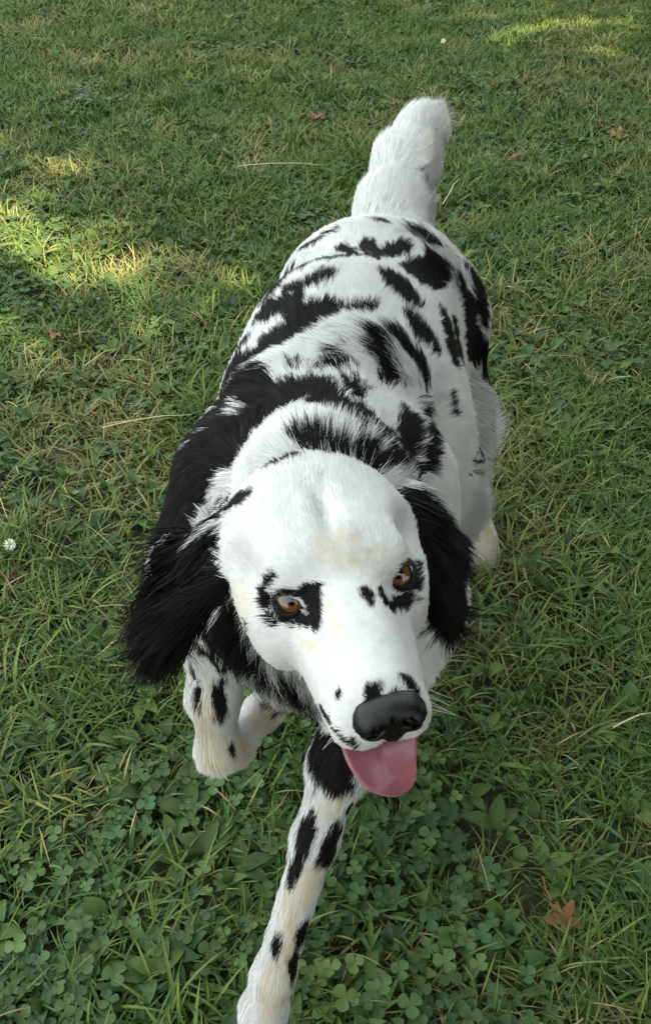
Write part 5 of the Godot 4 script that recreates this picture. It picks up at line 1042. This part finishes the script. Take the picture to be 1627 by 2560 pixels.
func weed(leaves: int, long: float, half: float) -> ArrayMesh:
	var v := PackedVector3Array(); var n := PackedVector3Array(); var c := PackedColorArray(); var ix := PackedInt32Array()
	for l in leaves:
		var at := Transform3D(Basis(Vector3.UP, TAU * l / leaves + rng.randf_range(-1.1, 1.1)) * Basis(Vector3.RIGHT, -rng.randf_range(0.05, 1.1)), Vector3(0, 0.006, 0))
		leaf_mesh(v, n, c, ix, at, long * rng.randf_range(0.7, 1.1), half * rng.randf_range(0.8, 1.1), 1, Color(1, 1, 1) * rng.randf_range(0.8, 1.15), 0.3, 0.006)
	return arrays(v, n, c, ix)

# how much of the ground a stand takes, 0 to 1
func patch(x: float, z: float, scale: float, seed_: float) -> float:
	return clampf(0.5 + 1.1 * noise.get_noise_3d(x * scale, seed_, z * scale), 0.0, 1.0)

# places over the part of the lawn that can be seen, denser where it is near
func spots_over(per_square: float, far_share: float) -> PackedVector2Array:
	var out := PackedVector2Array()
	var z := 0.15
	while z > -6.6:
		var dz := 0.25
		var halfw := 0.62 + absf(z) * 0.52
		var share := 1.0 if z > -1.6 else lerpf(1.0, far_share, clampf((-1.6 - z) / 2.5, 0.0, 1.0))
		for i in int(per_square * share * halfw * 2.0 * dz):
			out.append(Vector2(rng.randf_range(-halfw, halfw), z - rng.randf() * dz))
		z -= dz
	return out

func make_lawn():
	var leafy := paint(0.62); leafy.backlight_enabled = true; leafy.backlight = Color(0.55, 0.6, 0.3)
	var green := [Color(0.076, 0.130, 0.024), Color(0.050, 0.098, 0.025), Color(0.118, 0.162, 0.031)]
	# fine grass
	var kinds := [grass_tuft(12, 0.026, 0.035, 0.075, 0.0009, 0.0019, 4), grass_tuft(12, 0.026, 0.03, 0.065, 0.0009, 0.0018, 4), grass_tuft(11, 0.028, 0.04, 0.085, 0.0012, 0.0023, 5), grass_tuft(12, 0.026, 0.025, 0.055, 0.0008, 0.0016, 4)]
	var where := [[], [], [], []]; var tint := [PackedColorArray(), PackedColorArray(), PackedColorArray(), PackedColorArray()]
	for q in spots_over(3100.0, 0.8):
		var cl := clover_here(q.x, q.y)
		if rng.randf() < cl * 0.85 + 0.3 * patch(q.x, q.y, 4.0, 71.0): continue
		var k := rng.randi_range(0, 3)
		var dry := dry_here(q.x, q.y)
		var c: Color = green[rng.randi_range(0, 2)]
		c = c.lerp(Color(0.25, 0.215, 0.075), clampf(dry * 1.5 - 0.72, 0.0, 0.6))
		c *= rng.randf_range(0.8, 1.2)
		if rng.randf() < 0.035 + 0.06 * clampf(dry - 0.5, 0.0, 1.0): c = Color(0.32, 0.26, 0.12) * rng.randf_range(0.7, 1.1)
		c.a = 1.0
		var s := rng.randf_range(0.75, 1.15) * (0.85 + 0.3 * patch(q.x, q.y, 1.7, 5.0))
		if dry > 0.62 and rng.randf() < 0.45: continue
		var bow := Basis(Vector3(sin(7.0 * noise.get_noise_2d(q.x * 2.2, q.y * 2.2)), 0, cos(7.0 * noise.get_noise_2d(q.x * 2.2, q.y * 2.2))), 0.75 * noise.get_noise_2d(q.x * 5.0 + 30.0, q.y * 5.0) + rng.randf_range(-0.15, 0.15))
		where[k].append(Transform3D(bow * Basis(Vector3.UP, rng.randf() * TAU).scaled(Vector3(1, rng.randf_range(0.75, 1.2), 1) * s), Vector3(q.x, 0, q.y)))
		tint[k].append(c)
	for k in 4: tag(scatter("grass", kinds[k], leafy, where[k], tint[k], self), "short green lawn grass with fine curved blades", "grass", "", "stuff")
	# broad-bladed grass
	var broad := [crab_tuft(6, 0.03, 0.065, 0.0022, 0.0038), crab_tuft(5, 0.035, 0.075, 0.0026, 0.0045), crab_tuft(7, 0.025, 0.055, 0.0020, 0.0034)]
	where = [[], [], []]; tint = [PackedColorArray(), PackedColorArray(), PackedColorArray()]
	for q in spots_over(800.0, 0.7):
		if rng.randf() > patch(q.x, q.y, 2.6, 31.0) * 1.3: continue
		var k := rng.randi_range(0, 2)
		var c := Color(0.086, 0.148, 0.030).lerp(Color(0.055, 0.112, 0.042), rng.randf()) * rng.randf_range(0.75, 1.25); c.a = 1.0
		where[k].append(Transform3D(Basis(Vector3.UP, rng.randf() * TAU).scaled(Vector3.ONE * rng.randf_range(0.7, 1.15)), Vector3(q.x, 0, q.y))); tint[k].append(c)
	for k in 3: tag(scatter("broad_grass", broad[k], leafy, where[k], tint[k], self), "broad flat blades of coarse grass among the lawn", "grass", "", "stuff")
	# clover
	var cl := [clover(7), clover(6), clover(8)]
	where = [[], [], []]; tint = [PackedColorArray(), PackedColorArray(), PackedColorArray()]
	for q in spots_over(1700.0, 0.7):
		if rng.randf() > clover_here(q.x, q.y): continue
		var k := rng.randi_range(0, 2)
		var c := Color(0.045, 0.100, 0.040).lerp(Color(0.085, 0.135, 0.036), rng.randf()) * rng.randf_range(0.5, 1.25); c.a = 1.0
		where[k].append(Transform3D(Basis(Vector3.UP, rng.randf() * TAU).scaled(Vector3.ONE * rng.randf_range(0.55, 1.0)), Vector3(q.x, 0, q.y))); tint[k].append(c)
	for k in 3: tag(scatter("clover", cl[k], leafy, where[k], tint[k], self), "patches of small round-leaved clover in the lawn", "clover", "", "stuff")
	# low weeds with oval leaves
	var wd := [weed(3, 0.038, 0.011), weed(2, 0.032, 0.012), weed(4, 0.030, 0.008)]
	where = [[], [], []]; tint = [PackedColorArray(), PackedColorArray(), PackedColorArray()]
	for q in spots_over(480.0, 0.2):
		var k := rng.randi_range(0, 2)
		var c := Color(0.085, 0.130, 0.024).lerp(Color(0.042, 0.092, 0.032), rng.randf()) * rng.randf_range(0.55, 1.2); c.a = 1.0
		where[k].append(Transform3D(Basis(Vector3.UP, rng.randf() * TAU).scaled(Vector3.ONE * rng.randf_range(0.6, 1.05)), Vector3(q.x, rng.randf_range(0.0, 0.015), q.y))); tint[k].append(c)
	for k in 3: tag(scatter("weeds", wd[k], leafy, where[k], tint[k], self), "low weeds with oval leaves between the grass", "weeds", "", "stuff")
	# dead stalks
	var v := PackedVector3Array(); var n := PackedVector3Array(); var cc := PackedColorArray(); var ix := PackedInt32Array()
	blade(v, n, cc, ix, Vector3.ZERO, 0.0, 0.065, 0.0008, 1.30, 0.55, 5, Color.WHITE)
	var stalk := arrays(v, n, cc, ix)
	where = [[]]; tint = [PackedColorArray()]
	for q in spots_over(650.0, 0.7):
		if rng.randf() > 0.03 + 0.9 * pow(clampf(dry_here(q.x, q.y), 0.0, 1.2), 3.0): continue
		var c := Color(0.36, 0.29, 0.14).lerp(Color(0.22, 0.16, 0.08), rng.randf()) * rng.randf_range(0.6, 1.15); c.a = 1.0
		where[0].append(Transform3D(Basis(Vector3.UP, rng.randf() * TAU) * Basis(Vector3.RIGHT, rng.randf_range(-0.3, 0.15)) * Basis.from_scale(Vector3(rng.randf_range(0.7, 1.5), 1, rng.randf_range(0.4, 1.2))), Vector3(q.x, rng.randf_range(0.008, 0.04), q.y))); tint[0].append(c)
	tag(scatter("dry_stalks", stalk, paint(0.7), where[0], tint[0], self), "dry straw-coloured stalks strewn through the grass", "straw", "", "stuff")

# dry thatch: in patches, the largest left of the dog's back
func dry_here(x: float, z: float) -> float:
	var d := patch(x, z, 2.3, 11.0) * 0.6 + patch(x, z, 9.0, 21.0) * 0.4
	return d + 0.38 * exp(-(pow((x + 0.45) / 0.30, 2.0) + pow((z + 1.42) / 0.34, 2.0))) + 0.2 * exp(-(pow((x + 1.0) / 0.4, 2.0) + pow((z + 2.2) / 0.4, 2.0)))

# clover grows mostly in the lower left of the view and in patches elsewhere
func clover_here(x: float, z: float) -> float:
	var c := patch(x, z, 1.9, 41.0) * 0.9 - 0.48 - 0.12 * smoothstep(-1.2, -2.5, z)
	c -= 0.3 * clampf(dry_here(x, z) - 0.55, 0.0, 1.0)
	c -= 0.35 * smoothstep(0.12, 0.35, x) * smoothstep(-1.6, -1.0, z)
	c += 0.62 * smoothstep(-0.95, -0.5, z) * smoothstep(0.25, -0.15, x)
	c += 0.25 * smoothstep(-1.5, -0.7, z) * smoothstep(0.0, -0.4, x)
	return clampf(c * (0.15 + 1.3 * patch(x, z, 8.0, 51.0)), 0.0, 0.8)

# ------------------------------------------------------------------ things lying in the grass
func lobed_leaf(long: float, half: float, lobes: int, curl: float) -> ArrayMesh:
	var v := PackedVector3Array(); var n := PackedVector3Array(); var c := PackedColorArray(); var ix := PackedInt32Array()
	var steps := 48
	for ring in 4:
		for k in steps:
			var a := TAU * k / steps
			var r := 0.40 + 0.60 * pow(absf(cos(a * lobes * 0.5)), 1.6) * (0.75 + 0.25 * sin(a * 1.7 + lobes)) + 0.07 * sin(a * 13.0 + lobes) * ring / 3.0
			r *= ring / 3.0
			var x := sin(a) * r * half; var z := -cos(a) * r * long * 0.5 + long * 0.5
			var y := curl * (x * x / (half * half) * 0.6 + pow((z / long - 0.5) * 2.0, 2.0) * 0.5) * long * 0.35 + 0.0012 * sin(a * 7.0) * ring
			v.append(Vector3(x, y, z)); n.append(Vector3(-x * curl * 6.0, 1, -(z / long - 0.5) * curl * 1.4).normalized())
			var vein := 1.18 if k % (steps / lobes) == 0 else 1.0
			var q := Color(1, 1, 1) * vein * (0.78 + 0.3 * rng.randf()); q.a = 1.0
			c.append(q)
	for ring in 3:
		for k in steps:
			var a := ring * steps + k; var b := ring * steps + (k + 1) % steps
			ix.append_array([a, b, a + steps, b, b + steps, a + steps])
	return arrays(v, n, c, ix)

func make_litter():
	for q in LEAVES:
		var o := Node3D.new(); o.name = "fallen_leaf"; add_child(o, true)
		o.position = Vector3(q[0], q[2], q[1]); o.rotation = Vector3(q[5], q[4], q[6])
		tag(o, q[9], "leaf", "brown leaves fallen on the lawn")
		var m := paint(0.75, true, q[8]); m.backlight_enabled = true; m.backlight = Color(0.3, 0.2, 0.1)
		part("leaf_blade", lobed_leaf(q[3], q[3] * 0.42, q[7], 0.5), m, o)
		part("leaf_stalk", tube([Vector3(0, 0.0, 0.004), Vector3(0.002, 0.003, -q[3] * 0.2), Vector3(0.006, 0.008, -q[3] * 0.42)], [0.0012, 0.001, 0.0009], 6), m, o)
	for q in FLOWERS:
		var o := Node3D.new(); o.name = "clover_flower"; add_child(o, true)
		o.position = Vector3(q[0], 0, q[1]); tag(o, q[3], "flower", "white clover flowers")
		var h: float = q[2]
		part("stem", tube([Vector3.ZERO, Vector3(0.003, h * 0.5, 0.002), Vector3(0.002, h, 0)], [0.0012, 0.001, 0.0009], 6), paint(0.6, false, lin(0.09, 0.15, 0.04)), o)
		var v := PackedVector3Array(); var n := PackedVector3Array(); var c := PackedColorArray(); var ix := PackedInt32Array()
		for k in 46:
			var y := 1.0 - 1.75 * (k + 0.5) / 46.0; var a := k * 2.39996; var rr := sqrt(maxf(1.0 - y * y, 0.0))
			var d := Vector3(cos(a) * rr, y, sin(a) * rr)
			var b := Basis.looking_at(-d, Vector3(0.1, 0.2, 1).normalized())
			leaf_mesh(v, n, c, ix, Transform3D(b * Basis(Vector3(0, 0, 1), rng.randf() * TAU), Vector3(0.002, h + 0.004, 0) + d * 0.003), 0.0068, 0.0011, 2, Color(0.80, 0.80, 0.70) * rng.randf_range(0.8, 1.0), 0.6, 0.0003)
		part("petals", arrays(v, n, c, ix), paint(0.6), o)
	for q in STRAWS:
		var o := MeshInstance3D.new(); o.name = "straw"; add_child(o, true)
		var a := Vector3(q[0], q[1], q[2]); var b := Vector3(q[3], q[4], q[5])
		o.position = a
		o.mesh = tube([Vector3.ZERO, (b - a) * 0.35 + Vector3(0.002, 0.006, 0), (b - a) * 0.7 + Vector3(-0.003, 0.007, 0.002), b - a], [q[6], q[6], q[6] * 0.8, q[6] * 0.4], 6)
		o.material_override = paint(0.7, false, lin(0.42, 0.36, 0.20)); tag(o, q[7], "straw", "single dry stalks lying on the lawn")

# ------------------------------------------------------------------ the tree that shades the lawn, and trees added to block sky light (outside the frame)
func make_tree(TREE_AT: Vector3, CROWN: Vector3, CROWN_R: Vector3, sprays: int, label: String, leaf_size := 1.0):
	var o := Node3D.new(); o.name = "shade_tree"; add_child(o, true); o.position = TREE_AT
	tag(o, label, "tree")
	var bark := paint(0.9, false, lin(0.10, 0.08, 0.06))
	var mid := CROWN - TREE_AT
	part("trunk", tube([Vector3(0, -0.2, 0), Vector3(0.02, 1.5, 0), mid * 0.35 + Vector3(0, 0.9, 0), mid * 0.8, mid * 1.1], [0.34, 0.27, 0.22, 0.14, 0.04], 14), bark, o)
	for k in 9:
		var a := TAU * k / 9.0
		var e := mid + Vector3(cos(a) * CROWN_R.x * 0.75, rng.randf_range(-0.5, 0.6) * CROWN_R.y, sin(a) * CROWN_R.z * 0.75)
		part("limb", tube([mid * rng.randf_range(0.4, 0.6) + Vector3(0, 0.6, 0), mid.lerp(e, 0.45) + Vector3(0, 0.2, 0), e], [0.11, 0.07, 0.02], 8), bark, o)
	# leaf sprays
	var v := PackedVector3Array(); var n := PackedVector3Array(); var c := PackedColorArray(); var ix := PackedInt32Array()
	for k in 16:
		var d := Vector3(rng.randf_range(-1, 1), rng.randf_range(-0.7, 0.7), rng.randf_range(-1, 1)) * 0.24
		var b := Basis(Vector3.UP, rng.randf() * TAU) * Basis(Vector3.RIGHT, rng.randf_range(-0.5, 0.9)) * Basis(Vector3(0, 0, 1), rng.randf_range(-0.5, 0.5))
		leaf_mesh(v, n, c, ix, Transform3D(b, d), 0.13, 0.045, 1, Color(1, 1, 1) * rng.randf_range(0.8, 1.2), 0.2, 0.01)
	var spray := arrays(v, n, c, ix)
	var where := []; var tint := PackedColorArray()
	var s := SUN.normalized()
	for i in sprays:
		var d := Vector3(rng.randf_range(-1, 1), rng.randf_range(-1, 1), rng.randf_range(-1, 1))
		var l := d.length()
		if l > 1.0 or l < 0.25: continue
		if noise.get_noise_3d(d.x * 2.5, d.y * 2.5, d.z * 2.5) < -0.25 and l > 0.8: continue
		var p := CROWN + d * CROWN_R
		var open := false
		for g in GAPS:
			var q: Vector3 = p - Vector3(g[0], 0.04, g[1])
			if (q - s * q.dot(s)).length() < g[2]: open = true
		if open: continue
		var col := Color(0.055, 0.10, 0.026) * rng.randf_range(0.8, 1.25); col.a = 1.0
		where.append(Transform3D(Basis(Vector3.UP, rng.randf() * TAU).scaled(Vector3.ONE * rng.randf_range(0.8, 1.3) * leaf_size), p - TREE_AT)); tint.append(col)
	var mat := paint(0.6)
	scatter("crown", spray, mat, where, tint, o).set_meta("kind", "stuff")
